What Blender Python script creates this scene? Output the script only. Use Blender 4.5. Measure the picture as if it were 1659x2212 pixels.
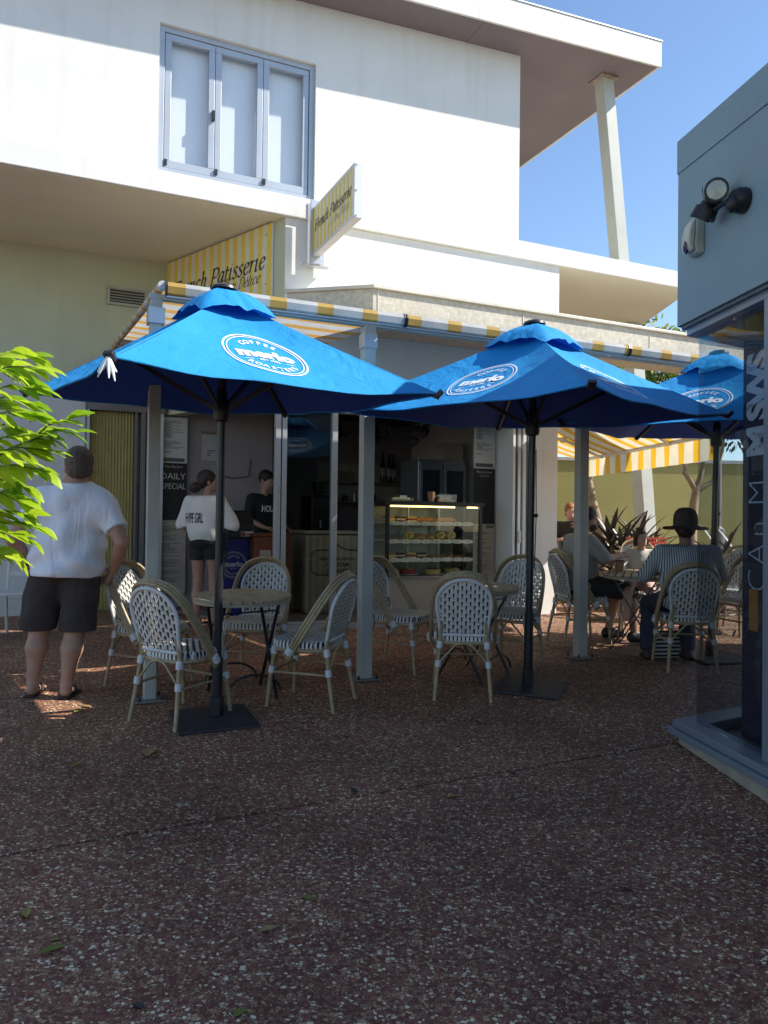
import bpy, bmesh, math, random
import numpy as np
from mathutils import Vector, Matrix, noise
sc = bpy.context.scene
for o in list(bpy.data.objects): bpy.data.objects.remove(o)
C = sc.collection
rad = math.radians
# ---------------------------------------------------------------- camera, sky, sun, exposure
EYE = 1.49          # camera height above the paving under it
SL = 0.045          # the courtyard rises gently towards the shop
cam = bpy.data.cameras.new('camera'); co = bpy.data.objects.new('camera', cam); C.objects.link(co)
cam.sensor_fit = 'VERTICAL'; cam.sensor_height = 36.0; cam.lens = 36.0 * 1662 / 2212
cam.clip_start = 0.05; cam.clip_end = 2000
p_, r_ = 0.0148, 0.0125
fw = Vector((0, math.cos(p_), math.sin(p_))); rt = Vector((1, 0, 0)); up = rt.cross(fw)
r2 = rt * math.cos(r_) + up * math.sin(r_); u2 = -rt * math.sin(r_) + up * math.cos(r_)
co.matrix_world = Matrix(((r2.x, u2.x, -fw.x, 0), (r2.y, u2.y, -fw.y, 0), (r2.z, u2.z, -fw.z, EYE), (0, 0, 0, 1)))
sc.camera = co
SUN_EL = 42.0
sun_dir = Vector((1.0, -0.03, math.tan(rad(SUN_EL)))).normalized()
w = bpy.data.worlds.new('World'); sc.world = w; w.use_nodes = True
nt = w.node_tree; nt.nodes.clear()
sky = nt.nodes.new('ShaderNodeTexSky'); sky.sky_type = 'NISHITA'; sky.sun_disc = False
sky.sun_elevation = rad(SUN_EL); sky.sun_rotation = rad(90); sky.air_density = 1.0; sky.dust_density = 0.1; sky.ozone_density = 3.0
bg = nt.nodes.new('ShaderNodeBackground'); bg.inputs[1].default_value = 0.14
wo = nt.nodes.new('ShaderNodeOutputWorld'); nt.links.new(sky.outputs[0], bg.inputs[0]); nt.links.new(bg.outputs[0], wo.inputs[0])
sl = bpy.data.lights.new('sun', 'SUN'); sl.energy = 5.0; sl.angle = rad(0.5); sl.color = (1.0, 0.94, 0.85)
so = bpy.data.objects.new('sun', sl); C.objects.link(so); so.location = (20, 0, 20)
so.rotation_euler = (-sun_dir).to_track_quat('-Z', 'Y').to_euler()
vs = sc.view_settings; vs.view_transform = 'Standard'; vs.look = 'None'; vs.gamma = 1; vs.use_curve_mapping = False; vs.exposure = 0.66
try:
    sc.cycles.max_bounces = 10; sc.cycles.diffuse_bounces = 5; sc.cycles.transparent_max_bounces = 16; sc.cycles.glossy_bounces = 4
except Exception: pass

# ---------------------------------------------------------------- frames
FA = rad(24.5)
U = Vector((math.cos(FA), math.sin(FA), 0)); Vn = Vector((math.sin(FA), -math.cos(FA), 0)); F0 = Vector((0.153, 8.48, 0))
def Lw(t, d, z=0): return F0 + U * t - Vn * d + Vector((0, 0, z))       # shop-front frame: along, into the building, up
def gz(y): return SL * max(-6.0, min(y, 16.0))
TILT = Matrix.Rotation(math.atan(SL), 4, 'X')

# ---------------------------------------------------------------- materials
MATS = {}
def nd(nt, t, **k):
    n = nt.nodes.new(t)
    for a, b in k.items(): setattr(n, a, b)
    return n
def mat(name, col, rough=0.6, var=0.12, scale=6.0, bump=0.0, bscale=60.0, metal=0.0, spec=0.5, trans=0.0, emit=None, estr=0.0, sheen=0.0, sss=0.0, detail=4):
    if name in MATS: return MATS[name]
    m = bpy.data.materials.new(name); m.use_nodes = True; nt = m.node_tree; b = nt.nodes['Principled BSDF']
    b.inputs['Roughness'].default_value = rough; b.inputs['Metallic'].default_value = metal
    b.inputs['Specular IOR Level'].default_value = spec
    c4 = (*col, 1)
    tc = nd(nt, 'ShaderNodeTexCoord')
    if var > 0:
        n = nd(nt, 'ShaderNodeTexNoise'); n.inputs['Scale'].default_value = scale; n.inputs['Detail'].default_value = detail; n.inputs['Roughness'].default_value = .65
        nt.links.new(tc.outputs['Object'], n.inputs['Vector'])
        r = nd(nt, 'ShaderNodeValToRGB'); r.color_ramp.elements[0].position = .3; r.color_ramp.elements[1].position = .7
        r.color_ramp.elements[0].color = (*[max(0, x * (1 - var)) for x in col], 1); r.color_ramp.elements[1].color = (*[min(1, x * (1 + var)) for x in col], 1)
        nt.links.new(n.outputs['Fac'], r.inputs['Fac']); nt.links.new(r.outputs['Color'], b.inputs['Base Color'])
    else: b.inputs['Base Color'].default_value = c4
    if bump > 0:
        n2 = nd(nt, 'ShaderNodeTexNoise'); n2.inputs['Scale'].default_value = bscale; n2.inputs['Detail'].default_value = 3
        nt.links.new(tc.outputs['Object'], n2.inputs['Vector'])
        bp = nd(nt, 'ShaderNodeBump'); bp.inputs['Strength'].default_value = bump; bp.inputs['Distance'].default_value = .01
        nt.links.new(n2.outputs['Fac'], bp.inputs['Height']); nt.links.new(bp.outputs['Normal'], b.inputs['Normal'])
    if sheen: b.inputs['Sheen Weight'].default_value = sheen
    if sss: b.inputs['Subsurface Weight'].default_value = sss; b.inputs['Subsurface Radius'].default_value = (.02, .008, .004)
    if emit: b.inputs['Emission Color'].default_value = (*emit, 1); b.inputs['Emission Strength'].default_value = estr
    if trans > 0:
        out = nt.nodes['Material Output']; t = nd(nt, 'ShaderNodeBsdfTranslucent'); mx = nd(nt, 'ShaderNodeMixShader'); mx.inputs[0].default_value = trans
        if var > 0: nt.links.new(r.outputs['Color'], t.inputs['Color'])
        else: t.inputs['Color'].default_value = c4
        nt.links.new(b.outputs[0], mx.inputs[1]); nt.links.new(t.outputs[0], mx.inputs[2]); nt.links.new(mx.outputs[0], out.inputs[0])
    MATS[name] = m; return m
def glass(name, tint=(1, 1, 1), ior=1.45, rough=0.0, boost=0.0):
    if name in MATS: return MATS[name]
    m = bpy.data.materials.new(name); m.use_nodes = True; nt = m.node_tree; nt.nodes.clear()
    o = nd(nt, 'ShaderNodeOutputMaterial'); t = nd(nt, 'ShaderNodeBsdfTransparent'); t.inputs[0].default_value = (*tint, 1)
    g = nd(nt, 'ShaderNodeBsdfGlossy'); g.inputs['Roughness'].default_value = rough
    lw = nd(nt, 'ShaderNodeLayerWeight'); lw.inputs[0].default_value = .5; pw = nd(nt, 'ShaderNodeMath', operation='POWER'); pw.inputs[1].default_value = 5
    f0 = ((ior - 1)/(ior + 1))**2 + boost; ad = nd(nt, 'ShaderNodeMath', operation='MULTIPLY_ADD'); ad.inputs[1].default_value = 1 - f0; ad.inputs[2].default_value = f0; ad.use_clamp = True
    mx = nd(nt, 'ShaderNodeMixShader'); nt.links.new(lw.outputs['Facing'], pw.inputs[0]); nt.links.new(pw.outputs[0], ad.inputs[0])
    nt.links.new(ad.outputs[0], mx.inputs[0]); nt.links.new(t.outputs[0], mx.inputs[1]); nt.links.new(g.outputs[0], mx.inputs[2]); nt.links.new(mx.outputs[0], o.inputs[0])
    MATS[name] = m; return m
def stripes(name, ca, cb, axis, period, duty=.5, rough=.7, trans=0.0, phase=0.0, dirt=.15, coord='Object'):
    """two-colour woven stripes along one object axis"""
    if name in MATS: return MATS[name]
    m = bpy.data.materials.new(name); m.use_nodes = True; nt = m.node_tree; b = nt.nodes['Principled BSDF']; b.inputs['Roughness'].default_value = rough
    tc = nd(nt, 'ShaderNodeTexCoord'); sx = nd(nt, 'ShaderNodeSeparateXYZ'); nt.links.new(tc.outputs[coord], sx.inputs[0])
    a = nd(nt, 'ShaderNodeMath', operation='MULTIPLY_ADD'); a.inputs[1].default_value = 1 / period; a.inputs[2].default_value = 100 + phase; nt.links.new(sx.outputs['XYZ'.index(axis)], a.inputs[0])
    fr = nd(nt, 'ShaderNodeMath', operation='FRACT'); nt.links.new(a.outputs[0], fr.inputs[0])
    gt = nd(nt, 'ShaderNodeMath', operation='GREATER_THAN'); gt.inputs[1].default_value = duty; nt.links.new(fr.outputs[0], gt.inputs[0])
    mx = nd(nt, 'ShaderNodeMix', data_type='RGBA'); mx.inputs[6].default_value = (*ca, 1); mx.inputs[7].default_value = (*cb, 1); nt.links.new(gt.outputs[0], mx.inputs[0])
    n = nd(nt, 'ShaderNodeTexNoise'); n.inputs['Scale'].default_value = 5; n.inputs['Detail'].default_value = 5; nt.links.new(tc.outputs['Object'], n.inputs['Vector'])
    mr = nd(nt, 'ShaderNodeMapRange'); mr.inputs[1].default_value = .3; mr.inputs[2].default_value = .75; mr.inputs[3].default_value = 1; mr.inputs[4].default_value = 1 - dirt; nt.links.new(n.outputs['Fac'], mr.inputs[0])
    ml = nd(nt, 'ShaderNodeMix', data_type='RGBA', blend_type='MULTIPLY'); ml.inputs[0].default_value = 1; nt.links.new(mx.outputs[2], ml.inputs[6]); nt.links.new(mr.outputs[0], ml.inputs[7])
    nt.links.new(ml.outputs[2], b.inputs['Base Color'])
    if trans:
        out = nt.nodes['Material Output']; t = nd(nt, 'ShaderNodeBsdfTranslucent'); ms = nd(nt, 'ShaderNodeMixShader'); ms.inputs[0].default_value = trans
        nt.links.new(ml.outputs[2], t.inputs[0]); nt.links.new(b.outputs[0], ms.inputs[1]); nt.links.new(t.outputs[0], ms.inputs[2]); nt.links.new(ms.outputs[0], out.inputs[0])
    MATS[name] = m; return m

# ---------------------------------------------------------------- mesh builder
class MB:
    def __init__(s): s.v = []; s.f = []; s.n = 0
    def add(s, vs, fs):
        k = len(s.v); s.v += [tuple(x) for x in vs]; s.f += [tuple(i + k for i in f) for f in fs]; return s
    def box(s, x0, x1, y0, y1, z0, z1):
        return s.add([(x0,y0,z0),(x1,y0,z0),(x1,y1,z0),(x0,y1,z0),(x0,y0,z1),(x1,y0,z1),(x1,y1,z1),(x0,y1,z1)],
                     [(0,3,2,1),(4,5,6,7),(0,1,5,4),(1,2,6,5),(2,3,7,6),(3,0,4,7)])
    def beam(s, p, q, a, b, upv=(0,0,1)):
        p = Vector(p); q = Vector(q); d = (q - p).normalized(); u = Vector(upv); x = d.cross(u)
        if x.length < 1e-4: x = d.cross(Vector((1,0,0)))
        x.normalize(); y = x.cross(d).normalized(); x *= a / 2; y *= b / 2
        vs = [p-x-y, p+x-y, p+x+y, p-x+y, q-x-y, q+x-y, q+x+y, q-x+y]
        return s.add(vs, [(0,1,2,3),(7,6,5,4),(4,5,1,0),(5,6,2,1),(6,7,3,2),(7,4,0,3)])
    def tube(s, pts, r, n=8, closed=False, cap=True):
        pts = [Vector(p) for p in pts]; m = len(pts); rs = r if isinstance(r, (list, tuple)) else [r] * m
        T = []
        for i in range(m):
            a = pts[(i-1) % m] if (closed or i > 0) else pts[i]; b = pts[(i+1) % m] if (closed or i < m-1) else pts[i]
            T.append((b - a).normalized())
        x = T[0].orthogonal().normalized(); rings = []; k = len(s.v)
        for i in range(m):
            x = (x - T[i] * x.dot(T[i])); x = x.normalized() if x.length > 1e-6 else T[i].orthogonal().normalized(); y = T[i].cross(x)
            for j in range(n):
                a = 2 * math.pi * j / n; s.v.append(tuple(pts[i] + (x * math.cos(a) + y * math.sin(a)) * rs[i]))
        for i in range(m if closed else m - 1):
            for j in range(n):
                i2 = (i + 1) % m; s.f.append((k+i*n+j, k+i*n+(j+1)%n, k+i2*n+(j+1)%n, k+i2*n+j))
        if cap and not closed:
            s.f.append(tuple(k + j for j in range(n))[::-1]); s.f.append(tuple(k + (m-1)*n + j for j in range(n)))
        return s
    def lathe(s, prof, n=24, c=(0,0,0), axis=(0,0,1), a0=0, a1=2*math.pi):
        z = Vector(axis).normalized(); x = z.orthogonal().normalized(); y = z.cross(x); c = Vector(c); k = len(s.v); full = abs(a1 - a0 - 2*math.pi) < 1e-6; nn = n if full else n + 1
        for r, h in prof:
            for j in range(nn):
                a = a0 + (a1 - a0) * j / n; s.v.append(tuple(c + z * h + (x * math.cos(a) + y * math.sin(a)) * r))
        for i in range(len(prof) - 1):
            for j in range(n):
                j2 = (j + 1) % nn; s.f.append((k+i*nn+j, k+i*nn+j2, k+(i+1)*nn+j2, k+(i+1)*nn+j))
        if full:
            if prof[0][0] > 1e-5: s.f.append(tuple(k + j for j in range(n))[::-1])
            if prof[-1][0] > 1e-5: s.f.append(tuple(k + (len(prof)-1)*n + j for j in range(n)))
        return s
    def grid(s, fn, nu, nv, wrap=False):
        k = len(s.v)
        for i in range(nu + 1):
            for j in range(nv + 1): s.v.append(tuple(fn(i / nu, j / nv)))
        for i in range(nu):
            for j in range(nv): s.f.append((k+i*(nv+1)+j, k+(i+1)*(nv+1)+j, k+(i+1)*(nv+1)+j+1, k+i*(nv+1)+j+1))
        return s
    def prism(s, poly, z0, z1, fn=None):
        fn = fn or (lambda x, y, z: (x, y, z)); n = len(poly); k = len(s.v)
        for z in (z0, z1): s.v += [tuple(fn(x, y, z)) for x, y in poly]
        s.f.append(tuple(k + i for i in range(n))[::-1]); s.f.append(tuple(k + n + i for i in range(n)))
        for i in range(n): j = (i + 1) % n; s.f.append((k+i, k+j, k+n+j, k+n+i))
        return s
    def ball(s, c, r, nu=12, nv=8):
        r = r if isinstance(r, (tuple, list)) else (r, r, r); c = Vector(c); k = len(s.v)
        for i in range(nv + 1):
            a = math.pi * i / nv
            for j in range(nu):
                b = 2 * math.pi * j / nu; s.v.append((c.x + r[0]*math.sin(a)*math.cos(b), c.y + r[1]*math.sin(a)*math.sin(b), c.z + r[2]*math.cos(a)))
        for i in range(nv):
            for j in range(nu): s.f.append((k+i*nu+j, k+(i+1)*nu+j, k+(i+1)*nu+(j+1)%nu, k+i*nu+(j+1)%nu))
        return s
    def wall(s, x0, x1, z0, z1, y0, y1, holes=()):
        """upright wall slab with rectangular openings (x0,x1,z0,z1)"""
        xs = sorted({x0, x1, *[h[0] for h in holes], *[h[1] for h in holes]}); zs = sorted({z0, z1, *[h[2] for h in holes], *[h[3] for h in holes]})
        xs = [x for x in xs if x0 <= x <= x1]; zs = [z for z in zs if z0 <= z <= z1]
        solid = {}
        for i in range(len(xs)-1):
            for j in range(len(zs)-1):
                cx, cz = (xs[i]+xs[i+1])/2, (zs[j]+zs[j+1])/2
                solid[i, j] = not any(h[0] < cx < h[1] and h[2] < cz < h[3] for h in holes)
        for (i, j), ok in solid.items():
            if not ok: continue
            a, b, c, d = xs[i], xs[i+1], zs[j], zs[j+1]
            s.add([(a,y0,c),(b,y0,c),(b,y0,d),(a,y0,d)], [(0,1,2,3)]); s.add([(a,y1,c),(b,y1,c),(b,y1,d),(a,y1,d)], [(3,2,1,0)])
            if not solid.get((i-1, j)): s.add([(a,y0,c),(a,y0,d),(a,y1,d),(a,y1,c)], [(0,1,2,3)])
            if not solid.get((i+1, j)): s.add([(b,y0,c),(b,y1,c),(b,y1,d),(b,y0,d)], [(0,1,2,3)])
            if not solid.get((i, j-1)): s.add([(a,y0,c),(a,y1,c),(b,y1,c),(b,y0,c)], [(0,1,2,3)])
            if not solid.get((i, j+1)): s.add([(a,y0,d),(b,y0,d),(b,y1,d),(a,y1,d)], [(0,1,2,3)])
        return s
    def mesh(s, name, m, smooth=None):
        me = bpy.data.meshes.new(name); me.from_pydata(s.v, [], s.f); me.update()
        if m: me.materials.append(m)
        if smooth is not None and len(me.polygons):
            me.polygons.foreach_set('use_smooth', [True] * len(me.polygons))
            try: me.set_sharp_from_angle(angle=rad(smooth))
            except Exception: pass
        return me
    def part(s, name, m, parent=None, smooth=40, bev=0.0, kind=None, label=None):
        o = bpy.data.objects.new(name, s.mesh(name, m, smooth)); C.objects.link(o); o.parent = parent
        if bev:
            b = o.modifiers.new('bevel', 'BEVEL'); b.width = bev; b.segments = 2; b.limit_method = 'ANGLE'; b.angle_limit = rad(40)
        if kind: o['kind'] = kind
        if label: o['label'] = label
        return o
def inst(name, me, parent=None, M=None, kind=None):
    o = bpy.data.objects.new(name, me); C.objects.link(o); o.parent = parent
    if M is not None: o.matrix_basis = M
    if kind: o['kind'] = kind
    return o
def thing(name, label, cat, loc=(0,0,0), rotz=0.0, group=None, tilt=False):
    o = bpy.data.objects.new(name, None); C.objects.link(o); o.empty_display_size = .1
    M = Matrix.Rotation(rotz, 4, 'Z')
    if tilt: M = TILT @ M
    o.matrix_basis = Matrix.Translation(loc) @ M
    return tag(o, label, cat, group)
def tag(o, label, cat, group=None, kind=None):
    if label: o['label'] = label
    if cat: o['category'] = cat
    if group: o['group'] = group
    if kind: o['kind'] = kind
    return o
def fthing(name, label, cat, t, d, z, group=None): return thing(name, label, cat, Lw(t, d, z), FA, group)   # thing in the shop-front frame
def on_ground(x, y): return (x, y, gz(y))
def dup(root, loc, rotz, label, group=None, tilt=True):
    r = root.copy(); C.objects.link(r)
    M = Matrix.Rotation(rotz, 4, 'Z')
    if tilt: M = TILT @ M
    r.matrix_basis = Matrix.Translation(loc) @ M; r['label'] = label
    if group: r['group'] = group
    for ch in list(root.children):
        c = ch.copy(); C.objects.link(c); c.parent = r
        for g in ch.children:
            d = g.copy(); C.objects.link(d); d.parent = c
    return r

# ---------------------------------------------------------------- lettering
def text2d(s, size=1.0, bold=0.0, spacing=1.0, shear=0.0, align='CENTER', sx=1.0):
    cu = bpy.data.curves.new('txt', 'FONT'); cu.body = s; cu.size = size; cu.offset = bold; cu.space_character = spacing; cu.shear = shear; cu.align_x = align; cu.resolution_u = 3
    o = bpy.data.objects.new('txt', cu); C.objects.link(o)
    bpy.context.view_layer.update()
    dg = bpy.context.evaluated_depsgraph_get(); me = bpy.data.meshes.new_from_object(o.evaluated_get(dg))
    vs = [(v.co.x * sx, v.co.y) for v in me.vertices]; fs = [tuple(p.vertices) for p in me.polygons]
    bpy.data.objects.remove(o); bpy.data.meshes.remove(me); bpy.data.curves.remove(cu)
    return vs, fs
def put_text(mb, s, fn, size, **k):
    vs, fs = text2d(s, size, **k); mb.add([fn(x, y) for x, y in vs], fs)
def arc_text(mb, s, fn, size, R, mid, inward=False, adv=.7, bold=0.0):
    """letters set one by one round a ring; mid = angle of the word's centre"""
    n = len(s)
    for i, ch in enumerate(s):
        off = (i - (n - 1) / 2) * size * adv / R
        a = mid - off if not inward else mid + off
        vs, fs = text2d(ch, size, bold=bold)
        cx, cy = R * math.cos(a), R * math.sin(a); rot = a - math.pi/2 if not inward else a + math.pi/2
        mb.add([fn(cx + x*math.cos(rot) - (y - size*.35)*math.sin(rot), cy + x*math.sin(rot) + (y - size*.35)*math.cos(rot)) for x, y in vs], fs)
def cr(pts, n=6):
    """Catmull-Rom through 2-D points"""
    P = [pts[0]] + list(pts) + [pts[-1]]; out = []
    for i in range(1, len(P) - 2):
        a, b, c, d = [Vector((*q, 0)) for q in P[i-1:i+3]]
        for k in range(n):
            t = k / n; q = .5 * ((2*b) + (c - a)*t + (2*a - 5*b + 4*c - d)*t*t + (3*b - a - 3*c + d)*t**3); out.append((q.x, q.y))
    out.append(tuple(pts[-1])); return out
SER = {  # broad-nib italic capitals and small letters, drawn as pen strokes
 'F': (.52, [[(.12,0),(.22,.7)], [(.1,.69),(.56,.69),(.55,.6)], [(.17,.37),(.42,.37)], [(.02,.005),(.22,.005)]]),
 'P': (.56, [[(.12,0),(.22,.7)], [(.1,.69),(.4,.7),(.56,.62),(.54,.44),(.38,.33),(.17,.33)], [(.02,.005),(.22,.005)]]),
 'r': (.36, [[(.04,.4),(.12,.46),(.06,0)], [(.1,.28),(.2,.43),(.34,.44)]]),
 'e': (.42, [[(.08,.22),(.3,.3),(.36,.4),(.26,.46),(.12,.36),(.07,.16),(.16,.01),(.28,.03),(.38,.12)]]),
 'n': (.48, [[(.04,.4),(.12,.46),(.06,0)], [(.09,.25),(.2,.42),(.33,.45),(.37,.36),(.32,.06),(.38,.01),(.46,.08)]]),
 'c': (.4, [[(.36,.38),(.3,.46),(.18,.44),(.07,.25),(.1,.04),(.22,0),(.36,.1)]]),
 'h': (.48, [[(.06,.7),(.17,.72),(.06,0)], [(.09,.25),(.2,.42),(.33,.45),(.37,.36),(.32,.06),(.38,.01),(.46,.08)]]),
 'a': (.46, [[(.38,.42),(.24,.46),(.1,.34),(.06,.14),(.13,.01),(.24,.08),(.36,.32)], [(.4,.45),(.34,.08),(.38,.01),(.45,.07)]]),
 't': (.32, [[(.18,.62),(.1,.1),(.16,.0),(.28,.07)], [(.04,.44),(.3,.44)]]),
 'i': (.26, [[(.04,.4),(.12,.46),(.07,.06),(.12,0),(.2,.06)], [(.15,.62),(.165,.65)]]),
 's': (.36, [[(.32,.4),(.24,.46),(.12,.4),(.14,.29),(.27,.18),(.26,.05),(.14,0),(.02,.06)]]),
 'L': (.5, [[(.42,.62),(.36,.72),(.24,.6),(.16,.1),(.04,.0),(.1,.06),(.3,0),(.46,.08)]]),
 'B': (.56, [[(.18,.66),(.1,0)], [(.04,.6),(.3,.74),(.5,.62),(.36,.4),(.2,.38)], [(.36,.4),(.5,.24),(.34,0),(.1,.03)]]),
 'o': (.44, [[(.24,.46),(.1,.34),(.08,.1),(.2,0),(.35,.12),(.37,.34),(.24,.46)]]),
 'D': (.62, [[(.2,.66),(.12,.04)], [(.02,.56),(.24,.74),(.54,.6),(.52,.2),(.26,0),(.06,.04)]]),
 'l': (.26, [[(.18,.7),(.08,.08),(.13,0),(.22,.06)]]),
 'é': (.42, [[(.08,.22),(.3,.3),(.36,.4),(.26,.46),(.12,.36),(.07,.16),(.16,.01),(.28,.03),(.38,.12)], [(.24,.56),(.36,.68)]]),
 ' ': (.26, [])}
def pen_text(mb, s, fn, size, w=.07, shear=.18, track=1.0):
    x = 0; tot = sum(SER[c][0] for c in s) * track
    for c in s:
        adv, st = SER[c]
        for k in st:
            P = cr(k, 5) if len(k) > 2 else [k[0], ((k[0][0]+k[1][0])/2, (k[0][1]+k[1][1])/2), k[1]]
            vs = []; m = len(P)
            for i in range(m):
                a, b = P[max(0, i-1)], P[min(m-1, i+1)]; th = math.atan2(b[1]-a[1], b[0]-a[0])
                ww = w * (.3 + .7 * abs(math.sin(th - .45))) / 2
                nx, ny = -math.sin(th) * ww, math.cos(th) * ww
                for sg in (-1, 1):
                    px, py = P[i][0] + sg*nx, P[i][1] + sg*ny
                    vs.append(fn((x + px + py*shear - tot/2) * size, py * size))
            mb.add(vs, [(2*i, 2*i+1, 2*i+3, 2*i+2) for i in range(m-1)])
        x += adv * track
    return tot * size
# ---------------------------------------------------------------- common materials
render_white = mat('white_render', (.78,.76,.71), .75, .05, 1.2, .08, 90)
def add_streaks(m, amount=.18, sx=7, sz=.5):
    """faint vertical rain streaks and blotches of dirt, mixed over a wall paint"""
    nt = m.node_tree; b = nt.nodes['Principled BSDF']; src = b.inputs['Base Color'].links[0].from_socket
    tc = nd(nt, 'ShaderNodeTexCoord'); mp = nd(nt, 'ShaderNodeMapping'); mp.inputs['Scale'].default_value = (sx, sx, sz); nt.links.new(tc.outputs['Object'], mp.inputs[0])
    n = nd(nt, 'ShaderNodeTexNoise'); n.inputs['Scale'].default_value = 1; n.inputs['Detail'].default_value = 5; nt.links.new(mp.outputs[0], n.inputs['Vector'])
    mr = nd(nt, 'ShaderNodeMapRange'); mr.inputs[1].default_value = .5; mr.inputs[2].default_value = .8; mr.inputs[3].default_value = 0; mr.inputs[4].default_value = amount; nt.links.new(n.outputs['Fac'], mr.inputs[0])
    mx = nd(nt, 'ShaderNodeMix', data_type='RGBA'); mx.inputs[7].default_value = (.33,.3,.25,1); nt.links.new(mr.outputs[0], mx.inputs[0]); nt.links.new(src, mx.inputs[6]); nt.links.new(mx.outputs[2], b.inputs['Base Color'])
add_streaks(render_white, .16)
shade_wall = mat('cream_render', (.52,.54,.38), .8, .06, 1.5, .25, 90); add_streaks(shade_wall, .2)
soffit_m = mat('soffit_paint', (.74,.71,.58), .8, .05, 1.0)
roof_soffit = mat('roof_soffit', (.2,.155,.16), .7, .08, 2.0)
alu = mat('aluminium', (.5,.52,.54), .38, .06, 3.0, 0, metal=.55)
alu_white = mat('powder_coat_white', (.68,.69,.68), .4, .05, 4)
post_m = mat('post_paint', (.44,.45,.41), .42, .08, 5)
win_frame = mat('window_frame_grey', (.43,.47,.52), .4, .05, 4, metal=.25)
dark_m = mat('dark_metal', (.018,.019,.024), .4, .3, 8)
black_m = mat('black_plastic', (.012,.012,.014), .45, .3, 8)
galv = mat('stained_fascia', (.55,.5,.4), .6, .22, 22, .15, 40, detail=8); add_streaks(galv, .35, 5, 1.2)
# exposed-aggregate paving: pale and dark pebbles in red-brown mortar
def paving_material():
    m = bpy.data.materials.new('exposed_aggregate'); m.use_nodes = True; nt = m.node_tree; b = nt.nodes['Principled BSDF']
    tc = nd(nt, 'ShaderNodeTexCoord')
    wn = nd(nt, 'ShaderNodeTexNoise'); wn.inputs['Scale'].default_value = 60; nt.links.new(tc.outputs['Object'], wn.inputs['Vector'])
    wm = nd(nt, 'ShaderNodeMix', data_type='VECTOR'); wm.inputs[0].default_value = .012
    nt.links.new(tc.outputs['Object'], wm.inputs[4]); nt.links.new(wn.outputs['Color'], wm.inputs[5])
    mp = nd(nt, 'ShaderNodeMapping'); mp.inputs['Scale'].default_value = (1, 1.15, 1); nt.links.new(wm.outputs[1], mp.inputs[0])
    v = nd(nt, 'ShaderNodeTexVoronoi'); v.inputs['Scale'].default_value = 74; v.inputs['Randomness'].default_value = 1; nt.links.new(mp.outputs[0], v.inputs['Vector'])
    ve = nd(nt, 'ShaderNodeTexVoronoi', feature='DISTANCE_TO_EDGE'); ve.inputs['Scale'].default_value = 74; nt.links.new(mp.outputs[0], ve.inputs['Vector'])
    sp = nd(nt, 'ShaderNodeSeparateColor'); nt.links.new(v.outputs['Color'], sp.inputs[0])
    cr_ = nd(nt, 'ShaderNodeValToRGB'); e = cr_.color_ramp; e.interpolation = 'CONSTANT'
    e.elements[0].color = (.31,.13,.08,1); e.elements[0].position = 0; e.elements[1].color = (.17,.065,.042,1); e.elements[1].position = .28
    for p, c in ((.44,(.44,.25,.135,1)), (.6,(.62,.45,.27,1)), (.7,(.33,.2,.14,1)), (.84,(.9,.74,.5,1)), (.94,(.55,.35,.18,1))):
        k = e.elements.new(p); k.color = c
    nt.links.new(sp.outputs[0], cr_.inputs[0])
    # some cells have no pebble: mortar
    siz = nd(nt, 'ShaderNodeMapRange'); siz.inputs[3].default_value = .012; siz.inputs[4].default_value = .16; nt.links.new(sp.outputs[1], siz.inputs[0])
    lt = nd(nt, 'ShaderNodeMath', operation='SUBTRACT'); nt.links.new(ve.outputs['Distance'], lt.inputs[0]); nt.links.new(siz.outputs[0], lt.inputs[1])
    st = nd(nt, 'ShaderNodeMapRange'); st.inputs[1].default_value = 0; st.inputs[2].default_value = .03; nt.links.new(lt.outputs[0], st.inputs[0])
    big = nd(nt, 'ShaderNodeTexNoise'); big.inputs['Scale'].default_value = 1.3; big.inputs['Detail'].default_value = 6; nt.links.new(tc.outputs['Object'], big.inputs['Vector'])
    mo = nd(nt, 'ShaderNodeValToRGB'); mo.color_ramp.elements[0].position = .3; mo.color_ramp.elements[1].position = .72
    mo.color_ramp.elements[0].color = (.13,.042,.026,1); mo.color_ramp.elements[1].color = (.23,.085,.05,1); nt.links.new(big.outputs['Fac'], mo.inputs[0])
    mx = nd(nt, 'ShaderNodeMix', data_type='RGBA'); nt.links.new(st.outputs[0], mx.inputs[0]); nt.links.new(mo.outputs[0], mx.inputs[6]); nt.links.new(cr_.outputs[0], mx.inputs[7])
    dk = nd(nt, 'ShaderNodeMapRange'); dk.inputs[1].default_value = .35; dk.inputs[2].default_value = .7; dk.inputs[3].default_value = .62; dk.inputs[4].default_value = 1.0; nt.links.new(big.outputs['Fac'], dk.inputs[0])
    ml = nd(nt, 'ShaderNodeMix', data_type='RGBA', blend_type='MULTIPLY'); ml.inputs[0].default_value = 1; nt.links.new(mx.outputs[2], ml.inputs[6]); nt.links.new(dk.outputs[0], ml.inputs[7])
    nt.links.new(ml.outputs[2], b.inputs['Base Color'])
    b.inputs['Roughness'].default_value = .62; b.inputs['Specular IOR Level'].default_value = .35
    bp = nd(nt, 'ShaderNodeBump'); bp.inputs['Strength'].default_value = .55; bp.inputs['Distance'].default_value = .004; nt.links.new(st.outputs[0], bp.inputs['Height']); nt.links.new(bp.outputs[0], b.inputs['Normal'])
    return m
paving = paving_material()
soil = mat('joint_dirt', (.03,.022,.018), .9, .3, 20)
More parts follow.
